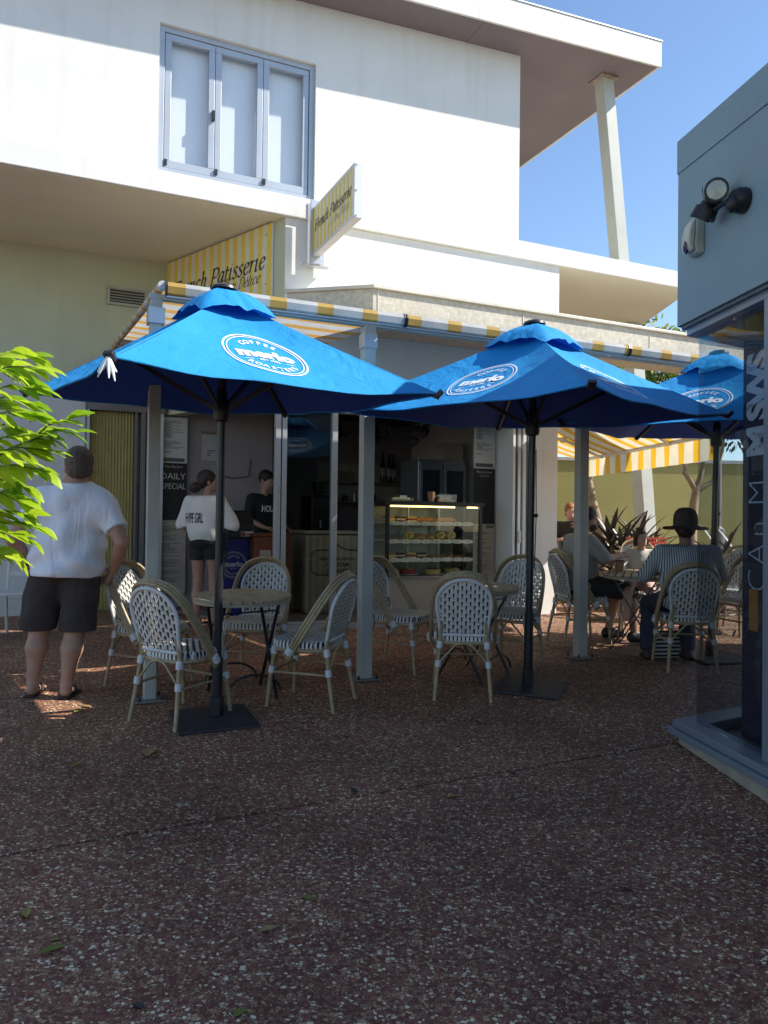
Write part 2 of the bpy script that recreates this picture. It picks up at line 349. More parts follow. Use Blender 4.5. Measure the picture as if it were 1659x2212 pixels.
# ---------------------------------------------------------------- ground: one sheet, with cast slabs and open joints on it
def ground_mesh():
    mb = MB(); ys = [-120, -6, 16, 200]; xs = [-150, 150]
    mb.v = [(x, y, SL * max(-6, min(y, 16)) - .02) for y in ys for x in xs]
    mb.f = [(2*i, 2*i+1, 2*i+3, 2*i+2) for i in range(3)]
    return mb
g = ground_mesh().part('ground', mat('ground_earth', (.11,.08,.06), .9, .3, 3), smooth=None); g['kind'] = 'structure'
bm = bmesh.new()
vs = [bm.verts.new((x, y, 0)) for x, y in ((-9,-4),(10,-4),(10,14),(-9,14))]; bm.faces.new(vs)
def cut(p, d):
    nrm = Vector((-d[1], d[0], 0)); bmesh.ops.bisect_plane(bm, geom=bm.verts[:] + bm.edges[:] + bm.faces[:], plane_co=(p[0], p[1], 0), plane_no=nrm)
q = Lw(0, -4.2); cut(q, U); q = Lw(0, -1.7); cut(q, U)
cut((0.656, 5.894), (.68, -.733)); cut((1.5, 7.502), (.65, -.76))
gp = bpy.data.objects.new('paving', None); C.objects.link(gp); gp['kind'] = 'structure'
for f in bm.faces:
    P = [v.co.copy() for v in f.verts]; n = len(P); cen = sum(P, Vector()) / n; ins = []
    if f.normal.z < 0: P.reverse()
    for i in range(n):
        a, b, c = P[i-1], P[i], P[(i+1) % n]; e1 = (b - a).normalized(); e2 = (c - b).normalized()
        n1 = Vector((-e1.y, e1.x, 0)); n2 = Vector((-e2.y, e2.x, 0)); k = .008 / max(.2, 1 + n1.dot(n2)); ins.append(b + (n1 + n2) * k)
    mb = MB(); mb.prism([(v.x, v.y) for v in ins], -.018, 0, lambda x, y, z: (x, y, gz(y) + z))
    mb.part('paving_slab', paving, gp, smooth=None, bev=.003)
bm.free()
# dirt along the plinth and in the joints' bottoms shows through the gaps: the sheet below is dark earth
# ---------------------------------------------------------------- main building (frame: t along the front, d into the building, z up)
mbld = fthing('cafe_building', 'white rendered two-storey building with the patisserie on its ground floor', 'building', 0, 0, 0)
def sof(t): return 6.948 + (t + 1.249) * .0557
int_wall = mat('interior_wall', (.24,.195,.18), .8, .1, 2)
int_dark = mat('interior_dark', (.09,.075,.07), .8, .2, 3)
WT = (-2.62, -1.02, 4.885, 6.33)
mb = MB(); mb.wall(-9, 1.55, 4.87, 7.2, 0, .22, [WT]); mb.v = [(x, y, min(z, sof(x) - .002) if z > 6.5 else z) for x, y, z in mb.v]
mb.part('upper_wall', render_white, mbld, smooth=None)
mb = MB(); mb.box(1.35, 1.548, .22, 6, 4.87, 6.9); mb.part('upper_wall', render_white, mbld, smooth=None)
mb = MB(); mb.box(-9, 1.35, 5.8, 6, 4.87, 6.4); mb.part('upper_wall', render_white, mbld, smooth=None)
# roof with soffit and fascia boards
rf = MB(); A0, A1 = -9, 3.33
def slab(mb, t0, t1, d0, d1, zlo, zhi):
    return mb.add([(t0,d0,sof(t0)+zlo),(t1,d0,sof(t1)+zlo),(t1,d1,sof(t1)+zlo),(t0,d1,sof(t0)+zlo),(t0,d0,sof(t0)+zhi),(t1,d0,sof(t1)+zhi),(t1,d1,sof(t1)+zhi),(t0,d1,sof(t0)+zhi)],
                  [(0,3,2,1),(4,5,6,7),(0,1,5,4),(1,2,6,5),(2,3,7,6),(3,0,4,7)])
roof = slab(rf, A0, A1 - .03, -.42, 7, .02, .27).part('roof', mat('roof_sheet', (.5,.5,.48), .5, .1), mbld, smooth=None)
sm = MB()
for a, b in ((-9,-6.4),(-6.4,-4),(-4,-1.6),(-1.6,.8),(.8,3.3)):
    slab(MB(), a + .003, b - .003, -.42, 6.9, 0.0, .018).part('soffit_panel', roof_soffit, roof, smooth=None)
fas = mat('fascia_paint', (.74,.71,.65), .6, .05, 3); add_streaks(fas, .22)
for a, b in ((-9,-3.4),(-3.396,.7),(.704,A1)):
    slab(MB(), a, b, -.45, -.422, -.012, .3).part('fascia_board', fas, roof, smooth=None)
slab(MB(), A1 - .028, A1, -.42, 7, -.012, .3).part('fascia_board', fas, roof, smooth=None)
mb = MB(); slab(mb, A0, A1 + .01, -.46, 7, .302, .315); mb.part('roof_capping', alu, roof, smooth=None)
# leaning steel column under the roof corner, on the parapet
mb = MB(); mb.beam((3.2, .12, 4.86), (2.85, .05, sof(2.85) - .002), .17, .17, (0,1,0)); cl = mb.part('column', mat('column_paint', (.5,.51,.45), .5, .08, 3), mbld, smooth=None, bev=.006)
mb = MB(); mb.box(2.72, 2.98, -.08, .18, sof(2.85) - .03, sof(2.85) - .006); mb.part('cap_plate', mat('rusty_plate', (.33,.24,.17), .7, .4, 14), cl, smooth=None)
# floor band / slab edges
mb = MB(); mb.box(-9, 4.28, -.045, .0, 4.655, 4.868); mb.part('floor_band', render_white, mbld, smooth=None, bev=.006)
mb = MB(); mb.box(-9, -1.33, .002, 2.08, 4.65, 4.86); mb.part('floor_slab', soffit_m, mbld, smooth=None)
mb = MB(); mb.prism([(2.15,.002),(4.3,.002),(5.15,2.0),(5.0,3.0),(2.15,3.0)], 4.66, 4.86); mb.part('floor_slab', soffit_m, mbld, smooth=None)
# ground-floor walls
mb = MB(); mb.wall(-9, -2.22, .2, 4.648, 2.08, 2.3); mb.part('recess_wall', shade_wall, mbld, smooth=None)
mb = MB(); mb.wall(-1.33, 2.15, 3.56, 4.654, 0, .2); mb.part('shop_wall', render_white, mbld, smooth=None)
mb = MB(); mb.wall(-1.33, 2.15, 2.78, 3.558, .002, .2); mb.part('shop_wall', mat('lintel_blue_bounce', (.4,.5,.58), .7, .06, 2), mbld, smooth=None)  # blue bounce light painted into the colour of this white wall strip
mb = MB(); mb.box(1.76, 2.15, 0.001, .36, .3, 2.779); mb.part('pillar', render_white, mbld, smooth=None, bev=.004)
mb = MB(); mb.box(1.95, 2.149, .362, 6, .3, 4.65); mb.part('side_wall', render_white, mbld, smooth=None)
sl0, sl1 = Vector((-1.33, 0, 0)), Vector((-2.22, 2.078, 0)); sd = (sl1 - sl0).normalized(); sn = Vector((-sd.y, sd.x, 0))   # slanting return wall; sn points out of the shop
if sn.x > 0: sn = -sn
q = [sl0 + sd*.001, sl1, sl1 - sn*.16, sl0 - sn*.16 + sd*.05]
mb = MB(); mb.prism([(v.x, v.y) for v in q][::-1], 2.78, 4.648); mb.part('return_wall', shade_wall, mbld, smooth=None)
mb = MB(); mb.box(-2.2, -.83, 2.081, 2.28, .42, 3.09); mb.part('partition', mat('partition_grey', (.3,.265,.265), .8, .05, 2), mbld, smooth=None)
mb = MB(); mb.box(-.83, 1.95, 3.6, 3.8, .42, 3.09); mb.part('back_wall', int_wall, mbld, smooth=None)
mb = MB(); mb.box(-1.03, -.832, 2.281, 3.8, .42, 3.09); mb.part('inner_wall', int_wall, mbld, smooth=None)
mb = MB(); mb.prism([(-1.3,.21),(1.94,.21),(1.94,3.8),(-2.1,3.8),(-2.1,2.1)], 3.1, 3.2); mb.part('ceiling', int_dark, mbld, smooth=None)
mb = MB(); mb.prism([(-1.4,-.02),(1.755,-.02),(1.94,.4),(1.94,3.59),(-2.215,3.59),(-2.26,2.075)], .2, .418); mb.part('shop_floor', mat('shop_floor', (.22,.18,.14), .35, .2, 3), mbld, smooth=None)
mb = MB(); mb.box(-1.45, 1.755, -.06, -.022, .2, .43); mb.part('door_sill', alu, mbld, smooth=None)
# upper window: outer frame, three folding sashes with glass, roller blind behind
wn = bpy.data.objects.new('window', None); C.objects.link(wn); wn.parent = mbld; wn.location = (0, 0, 0)
a, b, c, d = WT; mb = MB(); fw_ = .055
mb.box(a, b, .04, .15, d - fw_, d); mb.box(a, b, .04, .15, c, c + fw_); mb.box(a, a + fw_, .04, .15, c + fw_, d - fw_); mb.box(b - fw_, b, .04, .15, c + fw_, d - fw_)
mb.part('window_frame', win_frame, wn, smooth=None, bev=.004)
n0, n1 = a + fw_ + .004, b - fw_ - .004; sw = (n1 - n0) / 3; pane_m = glass('window_glass', (.98,.99,1), 1.35)
blind = mat('roller_blind', (.86,.88,.9), .8, .03, 2)
for i in range(3):
    s0, s1 = n0 + i*sw + .002, n0 + (i+1)*sw - .002; z0, z1 = c + fw_ + .004, d - fw_ - .004; st = .062; y0, y1 = .052, .1
    mb = MB(); mb.box(s0, s1, y0, y1, z1 - st, z1); mb.box(s0, s1, y0, y1, z0, z0 + st*1.25); mb.box(s0, s0 + st, y0, y1, z0 + st*1.25, z1 - st); mb.box(s1 - st, s1, y0, y1, z0 + st*1.25, z1 - st)
    o = mb.part('sash', win_frame, wn, smooth=None, bev=.004)
    mb = MB(); mb.box(s0 + st, s1 - st, .073, .079, z0 + st*1.25, z1 - st); mb.part('pane', pane_m, wn, smooth=None)
    mb = MB(); mb.box(s0 + st*.55, s1 - st*.55, .155, .158, z0 + .01, z1 - .02); mb.part('blind', blind, wn, smooth=None)
    mb = MB(); mb.box(s0 + .004, s0 + .03, .03, .052, z0 + .02, z0 + .075); mb.part('hinge', dark_m, wn, smooth=None)
mb = MB(); mb.box(n0 + sw - .03, n0 + sw - .006, .02, .052, 5.5, 5.6); mb.part('handle', dark_m, wn, smooth=None)
# louvred vent in the recess wall
vt = bpy.data.objects.new('vent', None); C.objects.link(vt); vt.parent = mbld
t0, t1, z0, z1 = -2.9, -2.44, 4.07, 4.29; mb = MB()
mb.box(t0, t1, 2.04, 2.079, z0, z0+.03); mb.box(t0, t1, 2.04, 2.079, z1-.03, z1); mb.box(t0, t0+.03, 2.04, 2.079, z0+.03, z1-.03); mb.box(t1-.03, t1, 2.04, 2.079, z0+.03, z1-.03)
mb.part('vent_frame', mat('vent_paint', (.42,.42,.36), .6, .1), vt, smooth=None)
MB().box(t0+.03, t1-.03, 2.07, 2.078, z0+.03, z1-.03).part('vent_back', black_m, vt, smooth=None)
for k in range(5):
    z = z0 + .045 + k*.033; MB().add([(t0+.03,2.045,z),(t1-.03,2.045,z),(t1-.03,2.068,z+.02),(t0+.03,2.068,z+.02),(t0+.03,2.045,z+.004),(t1-.03,2.045,z+.004),(t1-.03,2.068,z+.024),(t0+.03,2.068,z+.024)], [(0,1,2,3),(7,6,5,4),(0,4,5,1),(3,2,6,7)]).part('slat', MATS['vent_paint'], vt, smooth=None)
# recess: printed white panel with coloured dots, corrugated sheet, door frames
MB().box(-7, -3.12, 2.045, 2.079, .6, 3.2).part('wall_panel', mat('panel_white', (.55,.57,.55), .5, .05, 2), mbld, smooth=None)
MB().box(-7, -3.12, 1.995, 2.043, .36, .6).part('plinth', mat('plinth_pale', (.5,.5,.46), .6, .1), mbld, smooth=None)
rnd = random.Random(4); dcol = [(.35,.12,.1),(.4,.3,.06),(.1,.2,.3),(.25,.28,.2)]
for i in range(30):
    t = -3.25 - rnd.random()*1.5; z = .9 + rnd.random()*2.1; r = .012 + rnd.random()*.012; c_ = dcol[i % 4]
    MB().lathe([(r, 0), (r, .004)], 10, (t, 2.041, z), (0,1,0)).part('printed_dot', mat('dot_%d' % (i % 4), c_, .6, .1), mbld, smooth=None)
cs = mat('corrugated_yellow', (.4,.33,.12), .55, .12, 5); mb = MB(); n = 14; W_ = .5; vs = []
for i in range(n*6 + 1):
    t = -3.08 + W_*i/(n*6); y = 2.05 - .012*math.cos(2*math.pi*i/6)
    vs += [(t, y, .43), (t, y, 2.78)]
mb.add(vs, [(2*i, 2*i+2, 2*i+3, 2*i+1) for i in range(n*6)]); mb.part('corrugated_sheet', cs, mbld, smooth=180)
frame_b = mat('bronze_frame', (.16,.15,.15), .45, .1, 4, metal=.3)
for t, wd, m_ in ((-3.1,.03,win_frame), (-2.565,.03,frame_b), (-2.5,.06,frame_b), (-2.425,.05,alu), (-2.36,.05,frame_b), (-2.29,.06,alu)):
    MB().box(t, t + wd - .004, 1.93, 2.06, .42, 2.78).part('door_stile', m_, mbld, smooth=None, bev=.003)
MB().box(-3.1, -2.22, 1.93, 2.079, 2.782, 2.9).part('door_head', frame_b, mbld, smooth=None)
# shop-front frames, glass leaf and head rail
MB().box(-1.42, 1.755, -.03, .08, 2.66, 2.775).part('head_rail', alu, mbld, smooth=None)
for t, wd, m_ in ((-1.405,.055,alu), (-1.335,.05,alu), (-.785,.06,alu)):
    MB().box(t, t + wd, -.02, .05, .432, 2.658).part('door_stile', m_, mbld, smooth=None, bev=.003)
MB().box(-1.349, -1.338, -.01, .04, .432, 2.658).part('door_gap', black_m, mbld, smooth=None)
MB().box(-1.283, -.787, .01, .018, .46, 2.64).part('door_glass', glass('shop_glass', (.8,.82,.8), 1.5), mbld, smooth=None)
MB().box(-1.283, -.787, -.005, .035, .433, .458).part('door_rail', alu, mbld, smooth=None)
# folded stack of door leaves by the pillar
stk = [(1.47,.035,alu_white),(1.515,.012,black_m),(1.54,.04,alu),(1.59,.012,black_m),(1.612,.045,alu_white),(1.665,.012,black_m),(1.684,.05,alu)]
for t, wd, m_ in stk:
    MB().box(t, t + wd, -.05 if m_ is not black_m else .0, .6, .44, 2.65).part('folded_leaf', m_, mbld, smooth=None, bev=.003)
MB().box(1.535, 1.57, -.085, -.052, 1.28, 1.42).part('leaf_hinge', alu_white, mbld, smooth=None, bev=.004)
# projecting canopy box above the awnings
cb = MB(); P = [(-1.3,-.003),(-.57,-.55),(5.2,-.5),(5.2,-.003)]; cb.prism(P, 3.52, 3.86); canopy = cb.part('canopy', galv, mbld, smooth=None)
cb = MB(); P2 = [(-1.34,-.004),(-.575,-.585),(5.2,-.535),(5.2,-.004)]; cb.prism(P2, 3.862, 3.9); cb.part('canopy_capping', mat('capping', (.6,.57,.48), .5, .1, 4), canopy, smooth=None, bev=.006)
for t in (-.52, 1.25, 3.1): MB().box(t, t + .012, -.556 + (t+.57)*.00866, -.545 + (t+.57)*.00866, 3.53, 3.855).part('cover_strip', MATS['capping'], canopy, smooth=None)
# courtyard-side leaning column carrying the slab
cc = MB(); cc.beam((5.12, 1.535, .3), (4.806, 1.678, 4.658), .22, .22, (0,1,0)); cc.part('column', MATS['column_paint'], mbld, smooth=None, bev=.006)
# ---------------------------------------------------------------- signs
def sign_stripes(mb_fn, L, H, n, mat_y, parent, thick_fn): pass
yel = mat('sign_yellow', (.8,.62,.1), .5, .06, 6); wht = mat('sign_white', (.72,.72,.66), .5, .05, 6); ink = mat('sign_ink', (.05,.055,.065), .5, .1); ink2 = mat('sign_ink_faded', (.4,.4,.33), .6, .1); ghost = mat('sign_ghost', (.62,.6,.4), .6, .05)
# wall sign on the slanting return wall: local x runs from the back corner to the front corner
ws = thing('wall_sign', 'yellow and white striped patisserie sign board on the wall under the balcony slab', 'sign')
xl = -sd; org = sl1 + sn*.02
base = F0 + U*org.x - Vn*org.y
ax = (U*xl.x - Vn*xl.y).normalized()
ws.matrix_basis = Matrix.Translation(base + Vector((0,0,3.7))) @ Matrix.Rotation(math.atan2(ax.y, ax.x), 4, 'Z')
LS = 2.08; HS = .93; MB().box(.1, LS, -.016, .012, 0, HS).part('board', wht, ws, smooth=None)
ns = 27
for i in range(ns):
    if i % 2 == 0: x0 = .1 + (LS-.1)*i/ns; MB().box(x0, x0 + (LS-.1)/ns, -.0185, -.0155, .002, HS-.002).part('stripe', yel, ws, smooth=None)
mb = MB(); pen_text(mb, 'French Patisserie', lambda x, y: (1.10 + x, -.0215, .47 + y), .262, w=.105); mb.part('lettering', ink, ws, smooth=None)
mb = MB(); pen_text(mb, 'Le Bon Délice', lambda x, y: (1.47 + x, -.0215, .335 + y), .16, w=.08, shear=.35); mb.part('lettering', ink, ws, smooth=None)
for x, z in ((2.0,.82),(2.0,.3),(1.95,.06)): MB().lathe([(.012,0),(.012,.008)], 8, (x,-.016,z), (0,-1,0)).part('screw', ink2, ws)
# blade sign projecting from the front
bs = fthing('blade_sign', 'double-sided striped patisserie blade sign sticking out from the white wall', 'sign', -1.02, 0, 4.24)
xf, xb = -.06, .02   # thickness along the front
D0, D1, BH = -.13, -1.27, .5
mb = MB(); mb.box(xf, xb, D1, D1 + .05, 0, BH); mb.box(xf, xb, D0 - .03, D0, 0, BH); mb.box(xf, xb, D1 + .05, D0 - .03, 0, .035); mb.box(xf, xb, D1 + .05, D0 - .03, BH - .03, BH); mb.part('frame', alu_white, bs, smooth=None, bev=.003)
for sx, sg in ((xf + .004, 1), (xb - .008, -1)):
    MB().box(sx, sx + .004, D1 + .05, D0 - .03, .035, BH - .03).part('face', wht, bs, smooth=None)
ns = 21; L_ = (D0 - .03) - (D1 + .05)
for i in range(ns):
    if i % 2 == 0: y0 = D1 + .05 + L_*i/ns; MB().box(xf + .001, xf + .003, y0, y0 + L_/ns, .036, BH - .031).part('stripe', yel, bs, smooth=None); MB().box(xb - .003, xb - .001, y0, y0 + L_/ns, .036, BH - .031).part('stripe', yel, bs, smooth=None)
mb = MB(); pen_text(mb, 'French Patisserie', lambda x, y: (xf - .0015, (D0+D1)/2 - x, .235 + y), .148, w=.12); mb.part('lettering', ink, bs, smooth=None)
mb = MB(); pen_text(mb, 'Le Bon Délice', lambda x, y: (xf - .0015, (D0+D1)/2 - .18 - x, .135 + y), .1, w=.08, shear=.35); mb.part('lettering', ink2, bs, smooth=None)
mb = MB(); mb.box(xf - .03, xf + .09, -.16, -.13, -.08, BH + .08); mb.box(xf - .1, xf + .19, -.13, -.045, -.09, -.078); mb.box(xf - .03, xf + .16, -.055, -.047, -.08, BH + .08); mb.part('wall_bracket', alu, bs, smooth=None, bev=.003)
for z in (-.04, .06, BH + .03, BH - .05): MB().lathe([(.012,0),(.012,.012),(.005,.02)], 8, (xf + .1,-.056,z), (0,-1,0)).part('bolt', alu, bs)
for z in (.02, .25, BH - .02): MB().lathe([(.008,0),(.008,.006)], 8, (xf + .02,D1,z), (0,-1,0)).part('bolt', ink2, bs)
# ---------------------------------------------------------------- awning frame: posts with foot plates, front beam
FD = -2.1
af = fthing('steel_canopy', 'pale steel frame of three square posts and a front beam carrying the awnings', 'canopy frame', 0, FD, 0)
for t, hw_ in ((-2.9,.04), (-1.28,.048), (.822,.046)):
    y = (Lw(t, FD)).y; z = gz(y); mb = MB(); mb.box(t - hw_, t + hw_, -hw_, hw_, z + .012, 3.034); p = mb.part('post', post_m, af, smooth=None, bev=.005)
    mb = MB(); mb.box(t - .1, t + .1, -.1, .1, z + .001, z + .013)
    mb.part('foot_plate', mat('plate_grey', (.2,.2,.19), .5, .2, 10), p, smooth=None, bev=.002)
    for sx in (-1, 1):
        for sy in (-1, 1): MB().lathe([(.013,0),(.013,.012),(.007,.013),(.007,.03)], 6, (t + .075*sx, .075*sy, z + .013)).part('anchor_bolt', dark_m, p)
    MB().box(t - .056, t + .056, -.056, .056, 2.86, 2.975).part('bracket', alu, p, smooth=None, bev=.003)
MB().box(-2.95, 3.6, -.03, .03, 3.035, 3.075).part('front_beam', post_m, af, smooth=None, bev=.004)
# ---------------------------------------------------------------- three striped awnings
aw_col = ((.66,.42,.1), (.66,.66,.64))
def awning(t0, t1, label, back, rt=None, zb=3.58, side=False):
    a = fthing('awning', label, 'awning', t0, 0, 0, 'awnings over the shop front'); W = t1 - t0
    fab = stripes('awning_stripes', aw_col[0], aw_col[1], 'X', .36, .35, .75, trans=.32, dirt=.3)
    zf = 3.11; df = -2.26
    def fn(u, v):
        d = df + (back - df) * v; r = W if rt is None else min(W, rt(d) - t0)
        return (u * r, d, zf + (zb - zf) * (d - df) / (back - df) - .015 * math.sin(math.pi * v) * (1 + .3*math.sin(u*9)))
    MB().grid(fn, 16, 12).part('canopy', stripes('awning_cross_stripes', (.7,.4,.1), aw_col[1], 'Y', .34, .4, .75, trans=.4, dirt=.2) if side else fab, a, smooth=180)
    if side:   # bar along the free side, wrapped in cross-striped cloth
        P = [Vector((-.02, df + (back - df)*k/10, zf - .01 + (zb - zf)*k/10)) for k in range(11)]; mb = MB(); mb.tube(P, .03, 8); mb.part('side_bar', stripes('awning_side_stripes', aw_col[0], aw_col[1], 'Y', .36, .4, .75, dirt=.3), a, smooth=60)
    # front bar wrapped in the fabric
    mb = MB(); prof = [(df, zf + .012), (df - .05, zf), (df - .062, zf - .03), (df - .05, zf - .075), (df - .01, zf - .085), (df + .01, zf - .04)]
    mb.prism([(y, z) for y, z in prof], 0.004, W - .004, lambda y, z, x: (x, y, z)); mb.part('front_bar', fab, a, smooth=30)
    mb = MB(); mb.box(0, W, df - .03, df + .005, zf - .098, zf - .087); mb.part('bar_channel', alu, a, smooth=None)
    for x in (0.0, W - .006):
        mb = MB(); mb.prism([(df, zf + .016), (df - .055, zf + .004), (df - .068, zf - .03), (df - .055, zf - .085), (df - .01, zf - .095), (df + .02, zf - .04)], x - .004, x + .006, lambda y, z, xx: (xx, y, z)); mb.part('end_cap', dark_m, a, smooth=None)
    return a
awning(-2.86, -1.06, 'yellow striped awning beneath the wall sign, over the man in the white tee', 1.95, lambda d: -1.36 - .428*max(d, 0) if d > -.01 else 9, 3.47, True)
awning(-1.045, 1.17, 'yellow striped awning over the glass pastry case, between two others', -.62)
awning(1.185, 3.6, 'yellow striped awning over the passage, its end behind the glass corner', -.62)
# ---------------------------------------------------------------- grey corner shop on the right (frame: y runs away along its side wall, x into it)
RP = Vector((1.746, 4.6, 0)); RA = rad(6.5)
rb = thing('corner_shop', 'grey rendered corner shop with a frameless glass corner and aluminium sill', 'building', RP, RA)
grey_r = mat('grey_render', (.24,.33,.36), .75, .06, 1.5, .3, 80); add_streaks(grey_r, .12)
rdx, rdy = .9026, .4306
def rtop(y): return max(3.45, 3.81 + .06*y)
foot = [(0,0),(0,-3),(0,-9),(5,-9),(5,-3),(5,5*rdy/rdx)]
mb = MB(); n = len(foot); mb.v = [(x,y,2.69) for x,y in foot] + [(x,y,rtop(min(y,0)) - .2) for x,y in foot]
mb.f = [tuple(range(n)), tuple(range(2*n-1, n-1, -1))] + [(i, n+i, n+(i+1)%n, (i+1)%n) for i in range(n)]
mb.part('upper_wall', grey_r, rb, smooth=None)
mb = MB(); f2 = [(-.006,.004),(-.006,-3),(-.006,-9),(5,-9),(5,-3),(5,5*rdy/rdx+.006)]
mb.v = [(x,y,rtop(min(y,0)) - .197) for x,y in f2] + [(x,y,rtop(min(y,0))) for x,y in f2]
mb.f = [tuple(range(n)), tuple(range(2*n-1, n-1, -1))] + [(i, n+i, n+(i+1)%n, (i+1)%n) for i in range(n)]
mb.part('parapet', grey_r, rb, smooth=None)
frm = mat('shop_frame', (.27,.32,.38), .35, .05, 4, metal=.5)
def along(mb, x0, x1, z0, z1, s0=0, s1=-8.9, r=True, rl=4.8):
    """a moulding that runs along the side wall and round the corner along the return"""
    o = x0; i = x1
    k = rdy/rdx; nl = math.hypot(rdx, rdy); c = 1/ (rdx/nl)
    # corner mitre: return line y = k*x + off
    def yy(x, off): return k*x - off*c
    P = [(o, s1), (i, s1), (i, yy(i, i)), (rl, yy(rl, i)), (rl, yy(rl, o)), (o, yy(o, o))]
    mb.prism(P[::-1], z0, z1); return mb
MB().box(0,0,0,0,0,0)
along(MB(), .02, .3, -.3, .262).part('plinth', mat('plinth_concrete', (.3,.27,.22), .85, .2, 8), rb, smooth=None)
along(MB(), -.035, .16, .264, .3).part('sill', frm, rb, smooth=None, bev=.004)
along(MB(), -.01, .16, .302, .345).part('sill', frm, rb, smooth=None, bev=.005)
along(MB(), .045, .155, 2.63, 2.688).part('head_frame', frm, rb, smooth=None, bev=.003)
along(MB(), .02, .155, 2.672, 2.6885).part('head_flashing', mat('flashing', (.14,.17,.2), .4, .1), rb, smooth=None)
gl = glass('corner_glass', (.9,.92,.93), 1.55)
k = rdy/rdx; c_ = 1/rdx
def ret(x, off): return (x, k*x - off*c_)
xg = .1; yc = k*xg - xg*c_
MB().box(xg, xg + .008, -.8, yc, .346, 2.628).part('pane', gl, rb, smooth=None)
a = ret(xg + .0085, xg); b = ret(2.2, xg); a2 = ret(xg + .0085, xg + .008); b2 = ret(2.2, xg + .008)
MB().prism([a, b, b2, a2], .346, 2.628).part('pane', gl, rb, smooth=None)
for y0, y1 in ((-.86,-.8), (-2.0,-1.94), (-4.2,-4.1)): MB().box(.04, .13, y0, y1, .346, 2.629).part('mullion', frm, rb, smooth=None, bev=.003)
door_gl = glass('door_glass', (.25,.26,.3), 1.5)
MB().box(.1, .11, -1.94, -.86, .346, 2.628).part('pane', door_gl, rb, smooth=None)
MB().box(.1, .11, -4.1, -2.0, .346, 2.628).part('pane', door_gl, rb, smooth=None)
MB().box(.1, .2, -8.9, -4.2, .346, 2.628).part('solid_panel', frm, rb, smooth=None)
# interior: floor, ceiling, back walls
navy = mat('navy_board', (.018,.02,.045), .5, .15, 5)
MB().prism([(.17,-8.8),(4.7,-8.8),(4.7,1.8),ret(.17,.175)], .2, .29).part('floor', mat('shop_dark_floor', (.03,.03,.035), .4, .2), rb, smooth=None)
MB().box(2.3, 2.4, -8.8, 3.0*k, .292, 2.62).part('inner_wall', mat('shop_inner', (.06,.06,.075), .8, .1), rb, smooth=None)
MB().box(.2, 2.3, -8.8, -8.7, .292, 2.62).part('inner_wall', MATS['shop_inner'], rb, smooth=None)
MB().prism([(.2,-8.8),(4.7,-8.8),(4.7,1.8),ret(.2,.2)], 2.63, 2.68).part('ceiling', MATS['shop_inner'], rb, smooth=None)
# upright lettered board inside the window
lb = thing('lettered_board', 'dark navy board with pale sideways lettering standing inside the shop window', 'sign')
lb.matrix_basis = rb.matrix_basis @ Matrix.Translation((.28, 0, .3))
MB().box(0, .04, -.95, -.235, 0, 2.25).part('board', navy, lb, smooth=None)
pale = mat('pale_vinyl', (.42,.52,.6), .5, .05)
mb = MB()
def sideways(ch, zc, size, bold, sx=1.0):
    vs, fs = text2d(ch, size, bold=bold)
    mb.add([(-.002, -.46 + y, zc - .3 + x*sx) for x, y in vs], fs)
for ch, D in (('S',275),('W',470),('S',665),('M',900)): sideways(ch, 1.49 - ((1300 + D/2.01)*.5486 - 1143)/1662*4.36, .26, .012, .85)
for ch, D in (('M',1300),('n',1580),('A',1775),('C',1980)): sideways(ch, 1.49 - ((1300 + D/2.01)*.5486 - 1143)/1662*4.36, .25, -.006, .8)
mb.part('lettering', pale, lb, smooth=None)
MB().box(-.012, -.002, -.40, -.32, .62, .85).part('notice', mat('orange_notice', (.35,.14,.03), .6, .1), lb, smooth=None)
# ---------------------------------------------------------------- security light and alarm box on the grey wall
fl = thing('security_light', 'black twin-head security floodlight on the grey wall', 'floodlight')
fl.matrix_basis = rb.matrix_basis @ Matrix.Translation((0, -.7, 3.16))
mb = MB(); mb.lathe([(.0,.0),(.062,.002),(.066,.012),(.062,.05),(.05,.07),(.0,.075)], 24, (0,0,0), (-1,0,0)); mb.part('base', black_m, fl)
mb = MB(); mb.ball((-.07,0,-.02), (.032,.04,.045)); mb.part('sensor', black_m, fl)
mb = MB(); mb.tube([(-.06,.02,.01),(-.085,.06,.005),(-.09,.09,.02)], [.018,.014,.014], 10); mb.tube([(-.085,.06,.005),(-.09,.13,.0),(-.08,.16,.02)], .013, 10); mb.part('arm', black_m, fl)
def head(c, axis, roll):
    ax = Vector(axis).normalized(); mb = MB(); mb.lathe([(.0,-.09),(.025,-.088),(.04,-.06),(.052,-.02),(.056,.02),(.06,.022),(.06,.045),(.05,.045),(.048,.02),(.0,.0)], 24, c, ax); o = mb.part('lamp_head', black_m, fl)
    mb = MB(); mb.lathe([(.0,.006),(.022,.012),(.04,.024),(.048,.036)], 20, c, ax); mb.part('reflector', mat('reflector', (.2,.2,.2), .15, .1, 6, metal=.95), o)
    mb = MB(); mb.lathe([(.0,.043),(.049,.04)], 20, c, ax); mb.part('lens', glass('lamp_lens', (.9,.9,.9), 1.5), o)
    mb = MB(); mb.lathe([(.066,.0),(.068,.07),(.071,.07),(.069,.0)], 12, c, ax, -.9, .9); mb.part('visor', black_m, o)
head((-.1, .1, .085), (-.45,-.85,-.15), 0)
head((-.09, .2, .03), (-.35,.35,-.85), 0)
al = thing('alarm_box', 'beige motion sensor box with a dark round lens on the grey wall', 'alarm')
al.matrix_basis = rb.matrix_basis @ Matrix.Translation((0, -.26, 3.03))
mb = MB(); prof = [(0,.21),(-.05,.21),(-.052,.1),(-.058,.05),(-.05,.012),(-.03,0),(0,0)]
mb.prism(prof, -.05, .05, lambda x, z, y: (x, y, z)); mb.part('back_case', mat('alarm_beige_dark', (.4,.41,.33), .5, .05), al, smooth=35, bev=.008)
